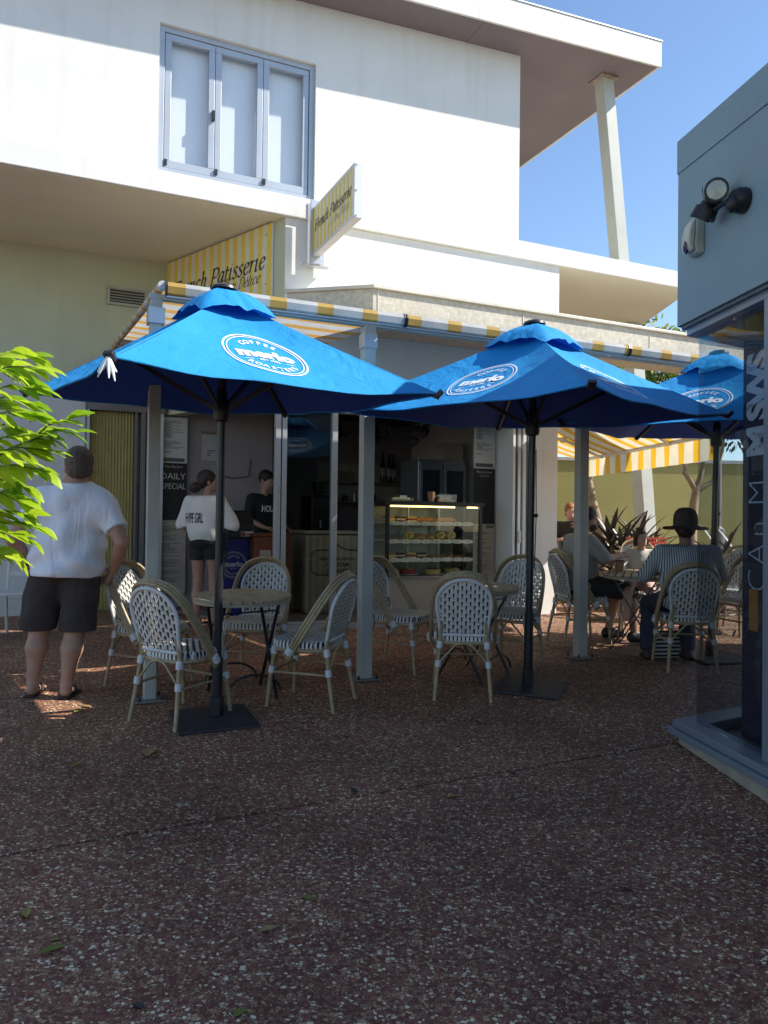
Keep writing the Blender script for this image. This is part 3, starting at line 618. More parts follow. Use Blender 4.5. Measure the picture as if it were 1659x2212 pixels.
mb = MB(); prof = [(-.051,.2),(-.075,.17),(-.088,.12),(-.092,.07),(-.086,.03),(-.07,.012),(-.056,.02),(-.06,.05),(-.054,.1)]
mb.prism(prof, -.046, .046, lambda x, z, y: (x, y, z)); mb.part('cover', mat('alarm_beige', (.5,.5,.4), .45, .05), al, smooth=35, bev=.01)
mb = MB(); mb.ball((-.078, .008, .052), (.02,.036,.04), 20, 12); mb.part('lens', mat('alarm_lens', (.03,.04,.09), .15, .1), al)
# ---------------------------------------------------------------- blue market umbrellas
def fabric_blue():
    m = bpy.data.materials.new('umbrella_blue'); m.use_nodes = True; nt = m.node_tree; b = nt.nodes['Principled BSDF']
    tc = nd(nt, 'ShaderNodeTexCoord'); n = nd(nt, 'ShaderNodeTexNoise'); n.inputs['Scale'].default_value = 3; n.inputs['Detail'].default_value = 6; nt.links.new(tc.outputs['Object'], n.inputs['Vector'])
    r = nd(nt, 'ShaderNodeValToRGB'); r.color_ramp.elements[0].position = .3; r.color_ramp.elements[1].position = .7
    r.color_ramp.elements[0].color = (.016,.27,.6,1); r.color_ramp.elements[1].color = (.024,.31,.68,1); nt.links.new(n.outputs['Fac'], r.inputs[0]); nt.links.new(r.outputs[0], b.inputs['Base Color'])
    b.inputs['Roughness'].default_value = .75; b.inputs['Specular IOR Level'].default_value = .25
    n2 = nd(nt, 'ShaderNodeTexNoise'); n2.inputs['Scale'].default_value = 5; n2.inputs['Detail'].default_value = 4; n2.inputs['Distortion'].default_value = 1.2; nt.links.new(tc.outputs['Object'], n2.inputs['Vector'])
    bp = nd(nt, 'ShaderNodeBump'); bp.inputs['Strength'].default_value = .5; bp.inputs['Distance'].default_value = .04; nt.links.new(n2.outputs['Fac'], bp.inputs['Height']); nt.links.new(bp.outputs[0], b.inputs['Normal'])
    t = nd(nt, 'ShaderNodeBsdfTranslucent'); t.inputs[0].default_value = (.006,.04,.4,1); mx = nd(nt, 'ShaderNodeMixShader'); mx.inputs[0].default_value = .14; out = nt.nodes['Material Output']
    nt.links.new(b.outputs[0], mx.inputs[1]); nt.links.new(t.outputs[0], mx.inputs[2]); nt.links.new(mx.outputs[0], out.inputs[0])
    return m
ublue = fabric_blue(); ushade = mat('umbrella_underside_shade', (.008,.055,.36), .8, .15, 3); uwhite = mat('umbrella_print', (.75,.78,.8), .7, .06, 8)
def logo2d(mb, fn, R):
    for r0, r1 in ((R*.955, R), (R*.88, R*.905)):
        n = 64
        vs = []
        for i in range(n):
            a = 2*math.pi*i/n; vs += [fn(r0*math.cos(a), r0*math.sin(a)), fn(r1*math.cos(a), r1*math.sin(a))]
        mb.add(vs, [(2*i, 2*i+1, (2*i+3) % (2*n), (2*i+2) % (2*n)) for i in range(n)])
    put_text(mb, 'merlo', lambda x, y: fn(x*1.1, y - R*.13), R*.54, bold=R*.032, spacing=.98)
    put_text(mb, 'EST 1992', lambda x, y: fn(x, y - R*.33), R*.13, bold=R*.004)
    for s in (-1, 1): mb.add([fn(s*R*x, -R*y) for x, y in ((.4,.28),(.62,.28),(.62,.3),(.4,.3))], [(0,1,2,3)])
    arc_text(mb, 'COFFEE', fn, R*.22, R*.66, math.pi/2, adv=.78, bold=R*.006)
    arc_text(mb, 'ROASTERS', fn, R*.22, R*.7, -math.pi/2, inward=True, adv=.78, bold=R*.006)
def umbrella(x, y, r, yaw, label, plate_yaw, knot=False, hr=2.085, ha=2.69, lean=(0,0)):
    u = thing('market_umbrella', label, 'umbrella', on_ground(x, y), rad(yaw), 'blue market umbrellas', tilt=True)
    if lean != (0, 0): u.matrix_basis = Matrix.Translation(on_ground(x, y)) @ Matrix.Rotation(lean[1], 4, 'X') @ Matrix.Rotation(lean[0], 4, 'Y') @ TILT @ Matrix.Rotation(rad(yaw), 4, 'Z')
    cor = [Vector((r*math.cos(a), r*math.sin(a), hr)) for a in (0, math.pi/2, math.pi, 3*math.pi/2)]; ap = Vector((0,0,ha))
    PF = []
    for i in range(4):
        A, B = cor[i], cor[(i+1) % 4]
        def pf(s, t, A=A, B=B, i=i, lift=0.0):
            e = A.lerp(B, s); k = 4*s*(1-s)
            e = e.lerp(Vector((0,0,hr)), .045*k) + Vector((0,0,-.045*k + .012*math.sin(s*11+i)*k))
            p = ap.lerp(e, t)
            sag = -.035*math.sin(math.pi*t)*k - .02*k*t*(1-t)*math.sin(6*s+3*i)
            ridge = .03*math.sin(math.pi*t)
            p = p + Vector((0,0,sag - ridge*.3 + lift + .003*math.sin(s*23 + t*9 + i)*k*t))
            return p
        PF.append(pf)
        pan = MB().grid(lambda a, b, pf=pf: pf(a, .06 + .94*b), 20, 16).part('canopy_panel', ublue, u, smooth=180)
        MB().grid(lambda a, b, pf=pf: pf(a, .08 + .905*b) - Vector((0,0,.006)), 14, 10).part('underside_shade', ushade, u, smooth=180)  # added navy copy of the panel: paints the underside's shade, no second cloth
        mid = (A + B)/2; Lw_ = (B - A).length; e1 = (B - A).normalized(); Hh = (mid - ap).length
        def fn(px, py, pf=pf, Lw_=Lw_, Hh=Hh):
            dist = Hh*.64 - py; t = dist/Hh; s = .5 + px/(t*Lw_); return pf(min(1,max(0,s)), t, lift=.005)
        # lettering reads from outside with its top towards the apex
        mb = MB(); logo2d(mb, fn, .265); mb.part('printed_logo', uwhite, pan, smooth=180)
        # hem seam and corner pocket
        MB().tube([pf(s/16, 1.0) for s in range(17)], .006, 6).part('hem', ublue, pan, smooth=60)
        MB().beam(cor[i]*.985 + Vector((0,0,.012)), cor[i]*1.012 + Vector((0,0,-.006)), .05, .03).part('corner_pocket', dark_m, u, smooth=None, bev=.006)
        # rib and strut
        d = Vector((A.x, A.y, 0)).normalized()
        MB().beam(Vector((0,0,ha - .06)) + d*.03, A + Vector((0,0,-.022)), .022, .03).part('rib', dark_m, u, smooth=None)
        MB().beam(Vector((0,0,1.98)) + d*.035, ap.lerp(A, .5) + Vector((0,0,-.045)), .02, .028).part('strut', dark_m, u, smooth=None)
    # vent cap, loosely ruffled
    def cap(a, b):
        ang = 2*math.pi*a; q = ang/(math.pi/2); k = q - math.floor(q); rr = r*.255/(abs(math.cos(ang)) + abs(math.sin(ang)))
        z = ha + .045 - .02*b - .165*b**2.3 + .035*(4*k*(1-k))*b**3 + .008*math.sin(ang*7 + 1 + 2*b)*b**2 + .006*math.sin(ang*13)*b**3 + .004*math.sin(ang*19 + b*4)*b
        return (rr*b*math.cos(ang), rr*b*math.sin(ang), z)
    MB().grid(cap, 72, 10).part('vent_cap', ublue, u, smooth=180)
    MB().lathe([(.0,ha+.08),(.05,ha+.075),(.08,ha+.06),(.085,ha+.045),(.0,ha+.035)], 20).part('finial', dark_m, u)
    MB().lathe([(.0275,.04),(.0275,ha+.05)], 16).part('pole', mat('umbrella_pole', (.022,.024,.03), .32, .2, 6), u)
    MB().lathe([(.026,1.9),(.05,1.91),(.055,1.94),(.05,2.02),(.034,2.05),(.034,2.1),(.026,2.11)], 16).part('hub', black_m, u)
    mb = MB(); mb.box(-.036,.036,-.036,.036,.02,.14); mb.lathe([(.034,.14),(.034,.56),(.028,.565)], 16); mb.part('base_sleeve', dark_m, u, smooth=40, bev=.004)
    pm = mat('base_plate_steel', (.035,.03,.035), .55, .35, 9, .3, 30); mb = MB(); mb.box(-.25,.25,-.25,.25,.002,.02); o = mb.part('base_plate', pm, u, smooth=None, bev=.006); o.rotation_euler.z = rad(plate_yaw - yaw); o.location = (0,-.06,0)
    if knot:
        mb = MB(); mb.tube([(.03,0,1.2),(.036,0,1.0),(.03,.004,.9)], .005, 6); mb.tube([(.03,0,1.2),(.05,.01,1.14),(.045,.015,1.05)], .005, 6); mb.ball((.035,0,1.2), .016); mb.part('cord', black_m, u)
        mb = MB(); mb.box(.026,.034,-.014,.014,.4,.56); mb.part('tag', mat('tag_pale', (.5,.45,.33), .6, .2), u, smooth=None)
    else:
        mb = MB(); mb.tube([(.03,0,1.8),(.04,0,1.3),(.033,0,.9)], .004, 6); mb.ball((.04,0,1.3), .016); mb.tube([(.02,.02,.5),(.06,.02,.5)], .007, 6); mb.part('cord', black_m, u)
    return u
u1 = umbrella(-1.063, 4.983, 1.385, -9.4, 'blue cafe umbrella between the man in the white tee and the entrance', 22.6, True, lean=(.012, .006))
# white ribbon tied at the near corner
c3 = Vector((1.385*math.cos(3*math.pi/2), 1.385*math.sin(3*math.pi/2), 2.085))
mb = MB(); rnd = random.Random(2)
for k in range(6):
    a = rnd.random()*6.28; mb.tube([c3 + Vector((0,-.012,-.01)), c3 + Vector((.025*math.cos(a), -.02+.012*math.sin(a), -.05)), c3 + Vector((.045*math.cos(a), -.02+.03*math.sin(a), -.07 - .05*rnd.random()))], [.012,.01,.003], 6)
mb.part('ribbon', uwhite, u1)
umbrella(1.111, 5.875, 1.5, 1.5, 'blue cafe umbrella standing in front of the pastry case table', -21)
umbrella(2.985, 7.0, 1.49, 9.5, 'blue cafe umbrella seen through the shop glass beside the hat wearer', 10)
# ---------------------------------------------------------------- woven bistro chairs
def cane_material():
    m = mat('bamboo_cane', (.36,.28,.16), .38, .22, 5); nt = m.node_tree; b = nt.nodes['Principled BSDF']; src = b.inputs['Base Color'].links[0].from_socket
    tc = nd(nt, 'ShaderNodeTexCoord'); wv = nd(nt, 'ShaderNodeTexNoise'); wv.inputs['Scale'].default_value = 35; wv.inputs['Detail'].default_value = 2; nt.links.new(tc.outputs['Object'], wv.inputs['Vector'])
    mr = nd(nt, 'ShaderNodeMapRange'); mr.inputs[1].default_value = .45; mr.inputs[2].default_value = .75; mr.inputs[4].default_value = .45; nt.links.new(wv.outputs['Fac'], mr.inputs[0])
    mx = nd(nt, 'ShaderNodeMix', data_type='RGBA'); mx.inputs[7].default_value = (.16,.1,.05,1); nt.links.new(mr.outputs[0], mx.inputs[0]); nt.links.new(src, mx.inputs[6]); nt.links.new(mx.outputs[2], b.inputs['Base Color'])
    return m
cane = cane_material(); weave_w = mat('weave_white', (.6,.6,.56), .5, .15, 30); weave_d = mat('weave_navy', (.02,.022,.04), .5, .3, 30); bind_w = mat('binding_white', (.58,.6,.6), .55, .12, 40)
def ribbon(mb, P, nrm, wvec, w):
    vs = []
    for p in P: vs += [p - wvec*(w/2), p + wvec*(w/2)]
    mb.add(vs, [(2*i, 2*i+1, 2*i+3, 2*i+2) for i in range(len(P)-1)])
# back panel: arch outline; u across, v up
BZ0, BZ1 = .475, .865
def bw(z):  # half width of the woven back at height z
    v = (z - BZ0)/(BZ1 - BZ0); a = .162 + .028*min(1, v/.5)
    return a if v < .55 else a*math.sqrt(max(0, 1 - ((v-.55)/.45)**2.1))
def bpos(x, z, off=0.0):
    v = (z - BZ0)/(BZ1 - BZ0); y = -.2 - .085*v - .012*v*v - .05*(1 - (x/.2)**2) * (.4 + .6*math.sin(math.pi*min(1, max(0, v))*.9)) * .55
    return Vector((x, y + off, z))
def ring_binding(mb, p, d, r, L=.045, n=5):
    d = Vector(d).normalized(); P = []; R = []
    for i in range(n*4 + 1): P.append(Vector(p) + d*(L*(i/(n*4) - .5))); R.append(r*(1 + .06*abs(math.sin(i/4*math.pi))))
    mb.tube(P, R, 10)
def make_chair():
    t = thing('bistro_chair', 'x', 'chair', (0,0,0), 0, 'woven bistro chairs at the cafe tables')
    hw = lambda z: max(0, bw(z) - .006)
    mb = MB(); md = MB(); px, pz = .0295, .0285
    nx = int(.19/px); nz = int((BZ1 - BZ0)/pz)
    for i in range(-nx, nx + 1):
        x = i*px; zs = [BZ0 + (BZ1-BZ0)*k/60 for k in range(61)]; zz = [z for z in zs if hw(z) >= abs(x)]
        if len(zz) < 6: continue
        P = [bpos(x, z, .0035*math.sin((z/pz)*math.pi + i*math.pi)) for z in zz[::2]]
        ribbon(mb, P, None, Vector((1,0,0)), .0135)
        P = [bpos(x + px/2, z, .0005) for z in zz[::3] if hw(z) >= abs(x + px/2)]
        if len(P) > 3: ribbon(md, P, None, Vector((1,0,0)), .0095)
    for j in range(1, nz + 1):
        z = BZ0 + (j - .5)*pz; h = hw(z)
        if h < .03: continue
        P = [bpos(-h + 2*h*k/26, z, -.0035*math.sin(((-h + 2*h*k/26)/px)*math.pi + j*math.pi) + .001) for k in range(27)]
        ribbon(mb, P, None, Vector((0,-.2,1)).normalized(), .0125)
        # short crossing strands that make the star pattern
        for i in range(-nx, nx):
            x0 = i*px + px*.5
            if hw(z + .5*pz) < abs(x0) + px*.5 or (i + j) % 2: continue
            ribbon(mb, [bpos(x0 - .4*px, z + .1*pz, .004), bpos(x0, z + .5*pz, .006), bpos(x0 + .4*px, z + .9*pz, .004)], None, Vector((.7,0,-.7)), .0065)
            ribbon(mb, [bpos(x0 + .4*px, z + .1*pz, -.004), bpos(x0, z + .5*pz, -.006), bpos(x0 - .4*px, z + .9*pz, -.004)], None, Vector((.7,0,.7)), .0065)
    o = mb.part('backrest', weave_w, t, smooth=60); md.part('dark_strands', weave_d, o, smooth=60)
    # wrapped rim of the back
    out = []
    for k in range(0, 25): z = BZ0 - .02 + (BZ0 + .55*(BZ1-BZ0) - BZ0 + .02)*k/24; out.append(bpos(bw(max(z, BZ0)), z))
    for k in range(1, 41):
        a = k/40*math.pi/2; z = BZ0 + (BZ1-BZ0)*(.55 + .45*math.sin(a)); out.append(bpos(max(0, .19*math.cos(a)**.95), z))
    left = [Vector((-p.x, p.y, p.z)) for p in out[::-1]]
    path = out + left[1:]; path = [p for i, p in enumerate(path) if i == 0 or (p - path[i-1]).length > .002]
    mb = MB(); mb.tube(path, [.0125*(1 + .1*(i % 2)) for i in range(len(path))], 8); ribbon_b = [bpos(-.165 + .33*k/20, BZ0 - .012) for k in range(21)]; mb.tube(ribbon_b, [.011*(1 + .12*(i % 2)) for i in range(21)], 8); mb.part('back_rim', bind_w, t, smooth=50)
    # seat: dark body with woven strands wrapped over its edge
    def so(a):  # rounded-square outline, wider at the front
        c, s = math.cos(a), math.sin(a); rr = 1/((abs(c)**3.2 + abs(s)**3.2)**(1/3.2)); x = .215*rr*c*(1 + .06*s); y = .205*rr*s
        return x, y
    SZ = .462
    mb = MB(); pr = [(so(2*math.pi*k/40)) for k in range(40)]; mb.prism([(x*.97, y*.97) for x, y in pr], SZ - .036, SZ - .003); seat = mb.part('seat', weave_d, t, smooth=30)
    mb = MB(); n = 14
    def edge(x):  # y extent at x
        best = 0
        for k in range(80):
            X, Y = so(math.pi*k/80)
            if abs(X - x) < .008: best = max(best, Y)
        return best
    ex = {}
    for i in range(-7, 8):
        x = i*.0285; ys = [so(2*math.pi*k/240) for k in range(240)]; yy = [q[1] for q in ys if abs(q[0] - x) < .006]
        if len(yy) < 2: continue
        y0, y1 = min(yy), max(yy); P = [Vector((x, y0 - .004, SZ - .045)), Vector((x, y0 - .006, SZ - .02)), Vector((x, y0 + .004, SZ))]
        P += [Vector((x, y0 + (y1-y0)*k/28, SZ + .003 + .004*math.sin((y0 + (y1-y0)*k/28)/.0285*math.pi + i*math.pi) - .006*(1 - abs(2*k/28-1)**2)*.8)) for k in range(1, 28)]
        P += [Vector((x, y1 - .004, SZ)), Vector((x, y1 + .006, SZ - .02)), Vector((x, y1 + .004, SZ - .045))]
        ribbon(mb, P, None, Vector((1,0,0)), .019)
    for j in range(-7, 8):
        y = j*.0275; xs = [so(2*math.pi*k/240) for k in range(240)]; xx = [q[0] for q in xs if abs(q[1] - y) < .006]
        if len(xx) < 2: continue
        x0, x1 = min(xx), max(xx); P = [Vector((x0 - .004, y, SZ - .045)), Vector((x0 - .006, y, SZ - .02)), Vector((x0 + .004, y, SZ))]
        P += [Vector((x0 + (x1-x0)*k/28, y, SZ + .003 - .004*math.sin((x0 + (x1-x0)*k/28)/.0285*math.pi + j*math.pi) - .006*(1 - abs(2*k/28-1)**2)*.8)) for k in range(1, 28)]
        P += [Vector((x1 - .004, y, SZ)), Vector((x1 + .006, y, SZ - .02)), Vector((x1 + .004, y, SZ - .045))]
        ribbon(mb, P, None, Vector((0,1,0)), .015)
    mb.part('seat_weave', weave_w, seat, smooth=60)
    mb = MB(); mb.tube([Vector((*so(2*math.pi*k/40), SZ - .058)) for k in range(40)], .0145, 8, closed=True); mb.part('seat_frame', cane, t, smooth=60)
    # cane hoop sweeping from the seat sides over the back
    def hoop(off, r):
        half = [(.232,.06,.355),(.236,.0,.44),(.232,-.075,.56),(.222,-.15,.68),(.2,-.215,.785),(.15,-.262,.862),(.08,-.288,.896),(0,-.296,.906)]
        pts = [Vector(q) for q in half] + [Vector((-q[0], q[1], q[2])) for q in half[::-1][1:]]
        sm = []
        for i in range(len(pts) - 1):
            a, b, c, d = pts[max(0,i-1)], pts[i], pts[i+1], pts[min(len(pts)-1, i+2)]
            for k in range(5):
                u = k/5; sm.append(.5*((2*b) + (c-a)*u + (2*a-5*b+4*c-d)*u*u + (3*b-a-3*c+d)*u**3))
        sm.append(pts[-1])
        res = []
        for i, p in enumerate(sm):
            T = (sm[min(i+1, len(sm)-1)] - sm[max(0,i-1)]).normalized(); side = Vector((1,0,0)) if p.x > 0 else Vector((-1,0,0)); nrm = T.cross(Vector((0, .87, .5))).normalized()
            fwd = Vector((0, .87, .5)); fwd = (fwd - T*fwd.dot(T)).normalized(); res.append(p + fwd*off)
        return res
    mb = MB()
    for off in (-.021, 0, .021): mb.tube(hoop(off, 0), .0115, 8)
    mb.part('back_hoop', cane, t, smooth=60)
    # legs
    FL, RL = [], []
    for s in (-1, 1):
        mb = MB(); P = [Vector((s*.185,.165,.40)), Vector((s*.198,.192,.2)), Vector((s*.208,.213,.004))]; mb.tube(P, [.0145,.0145,.013], 10); mb.part('leg', cane, t, smooth=50); FL.append(P)
        mb = MB(); P = [Vector((s*.158,-.225,.56)), Vector((s*.162,-.2,.44)), Vector((s*.18,-.232,.22)), Vector((s*.198,-.272,.004))]; mb.tube(P, [.0145,.0145,.0145,.013], 10); mb.part('leg', cane, t, smooth=50); RL.append(P)
    def at(P, z):
        for a, b in zip(P, P[1:]):
            if (a.z - z)*(b.z - z) <= 0: return a.lerp(b, (a.z - z)/(a.z - b.z))
    zb = .245
    for a, b in ((FL[0],FL[1]), (FL[0],RL[0]), (FL[1],RL[1])):
        mb = MB(); mb.tube([at(a, zb), at(b, zb)], .009, 8); mb.part('stretcher', cane, t, smooth=50)
    for a, b in ((RL[0],RL[1]), (FL[0],FL[1])):  # arched braces
        p, q = at(a, .27), at(b, .27); mb = MB(); P = [p + (q-p)*.02, p.lerp(q,.16) + Vector((0,0,.055)), p.lerp(q,.34) + Vector((0,0,.125)), p.lerp(q,.5) + Vector((0,0,.14)), p.lerp(q,.66) + Vector((0,0,.125)), p.lerp(q,.84) + Vector((0,0,.055)), q + (p-q)*.02]; mb.tube(P, .008, 8); mb.part('brace', cane, t, smooth=50)
    for P in FL + RL:
        mb = MB(); ring_binding(mb, at(P, .26), at(P, .2) - at(P, .3), .021); mb.part('binding', bind_w, t, smooth=50)
        mb = MB(); ring_binding(mb, at(P, .392), at(P, .36) - at(P, .399), .0215, .05); mb.part('binding', bind_w, t, smooth=50)
    for s in (-1, 1):
        mb = MB(); mb2 = Vector((s*.234,.03,.4)); ring_binding(mb, mb2, (0,-.07,.1), .03, .05); mb.part('binding', bind_w, t, smooth=50)
        MB().beam((s*.206,.03,.402), (s*.236,.035,.398), .02, .02).part('hoop_peg', cane, t, smooth=None)
    return t
chair0 = make_chair()
CH = [ # x, y, yaw, label
 (-1.28, 5.0, -30, 'woven bistro chair drawn up beside the steel umbrella base plate'),
 (-1.72, 5.78, -112, 'woven bistro chair right behind the slim left awning post by the man in shorts'),
 (-.99, 6.02, 172, 'woven bistro chair facing out with its back to the shop entrance'),
 (-.51, 5.36, 71, 'woven bistro chair turned side on next to the middle awning post'),
 (.17, 6.42, -118, 'woven bistro chair side on in front of the pastry case, behind the middle post'),
 (.59, 5.67, -5, 'woven bistro chair seen square from behind at the sunlit table'),
 (1.1, 6.6, 150, 'woven bistro chair facing out by the folded door leaves'),
 (1.97, 7.66, -78, 'woven bistro chair carrying the man in the grey tee'),
 (2.58, 6.6, -6, 'woven bistro chair carrying the person in the felt hat'),
 (2.62, 7.82, 160, 'woven bistro chair with the toddler sitting on it'),
 (3.0, 8.95, 178, 'empty woven bistro chair in front of the red crate'),
 (3.55, 7.65, 120, 'empty woven bistro chair beyond the third umbrella pole'),
 (3.85, 8.3, 150, 'sunlit woven bistro chair by the dark garden plants')]
for i, (x, y, a, lab) in enumerate(CH):
    if i == 0: chair0.matrix_basis = Matrix.Translation(on_ground(x, y)) @ TILT @ Matrix.Rotation(rad(a), 4, 'Z'); chair0['label'] = lab
    else: dup(chair0, on_ground(x, y), rad(a), lab)
# ---------------------------------------------------------------- round slatted folding tables
slat_m = mat('table_slat', (.4,.32,.2), .55, .3, 7, .1, 40); rim_m = mat('table_rim', (.33,.29,.21), .5, .1)
def make_table(x, y, yaw, label, rot):
    t = thing('bistro_table', label, 'table', on_ground(x, y), rad(yaw), 'round slatted bistro tables', tilt=True); R = .345; n = 10; wd = 2*R/n
    ca, sa = math.cos(rad(rot)), math.sin(rad(rot))
    for i in range(n):
        x0 = -R + i*wd + .006; x1 = x0 + wd - .012; P = []
        for xx in (x0, (x0+x1)/2, x1): P.append((xx, -math.sqrt(max(.0, R*R - xx*xx))))
        P = P + [(a, -b) for a, b in P[::-1]]
        mb = MB(); mb.prism([(a*ca - b*sa, a*sa + b*ca) for a, b in P], .704, .722); mb.part('slat', slat_m, t, smooth=None, bev=.003)
    mb = MB(); mb.lathe([(R-.018,.68),(R-.003,.68),(R-.003,.7025),(R-.018,.7025),(R-.018,.68)], 40); mb.part('rim', rim_m, t, smooth=40)
    for s in (-1, 1): MB().box(-.3,.3, s*.12-.012, s*.12+.012, .688, .703).part('batten', rim_m, t, smooth=None)
    # two folding X leg pairs with arched spreaders
    for s in (-1, 1):
        for k in (-1, 1):
            mb = MB(); mb.beam((k*.2, s*.2, .69), (-k*.22, s*.2 + .022*k, .004), .012, .022, (0,1,0)); mb.part('leg', dark_m, t, smooth=None)
    for k in (-1, 1):
        mb = MB(); mb.tube([Vector((k*.21, .2*math.cos(math.pi*i/12) + .01*k, .06 + .13*math.sin(math.pi*i/12))) for i in range(13)], .008, 8); mb.part('spreader', dark_m, t)
        MB().tube([(k*.16, -.2, .62), (k*.16, .2, .62)], .006, 6).part('crossbar', dark_m, t)
    return t
make_table(-1.0, 5.52, -60, 'round slatted table in the shade beneath the left umbrella pole', 95)
make_table(.74, 6.2, -40, 'round slatted table with sun on its slats, ringed by three empty chairs', 105)
make_table(2.42, 7.3, -30, 'round slatted table where the people are sitting', 10)
# white cafe chair by the wall
wc = thing('white_chair', 'plain white chair with a flat seat by the dotted wall panel', 'chair', on_ground(-3.5, 7.5), rad(-165), tilt=True); wm = mat('white_plastic', (.55,.56,.52), .45, .05)
mb = MB(); mb.box(-.21,.21,-.2,.21,.43,.46); mb.part('seat', wm, wc, smooth=None, bev=.012)
for sx in (-1, 1):
    MB().tube([(sx*.18,.18,.43),(sx*.2,.21,.003)], [.016,.013], 10).part('leg', wm, wc); MB().tube([(sx*.18,-.18,.43),(sx*.19,-.25,.003)], [.016,.013], 10).part('leg', wm, wc)
    MB().tube([(sx*.17,-.19,.455),(sx*.16,-.26,.8)], .015, 10).part('back_post', wm, wc)
for z in (.6,.7,.8): MB().beam((-.165,-.22-(z-.6)*.2,z), (.165,-.22-(z-.6)*.2,z), .014, .05).part('back_slat', wm, wc, smooth=None, bev=.004)
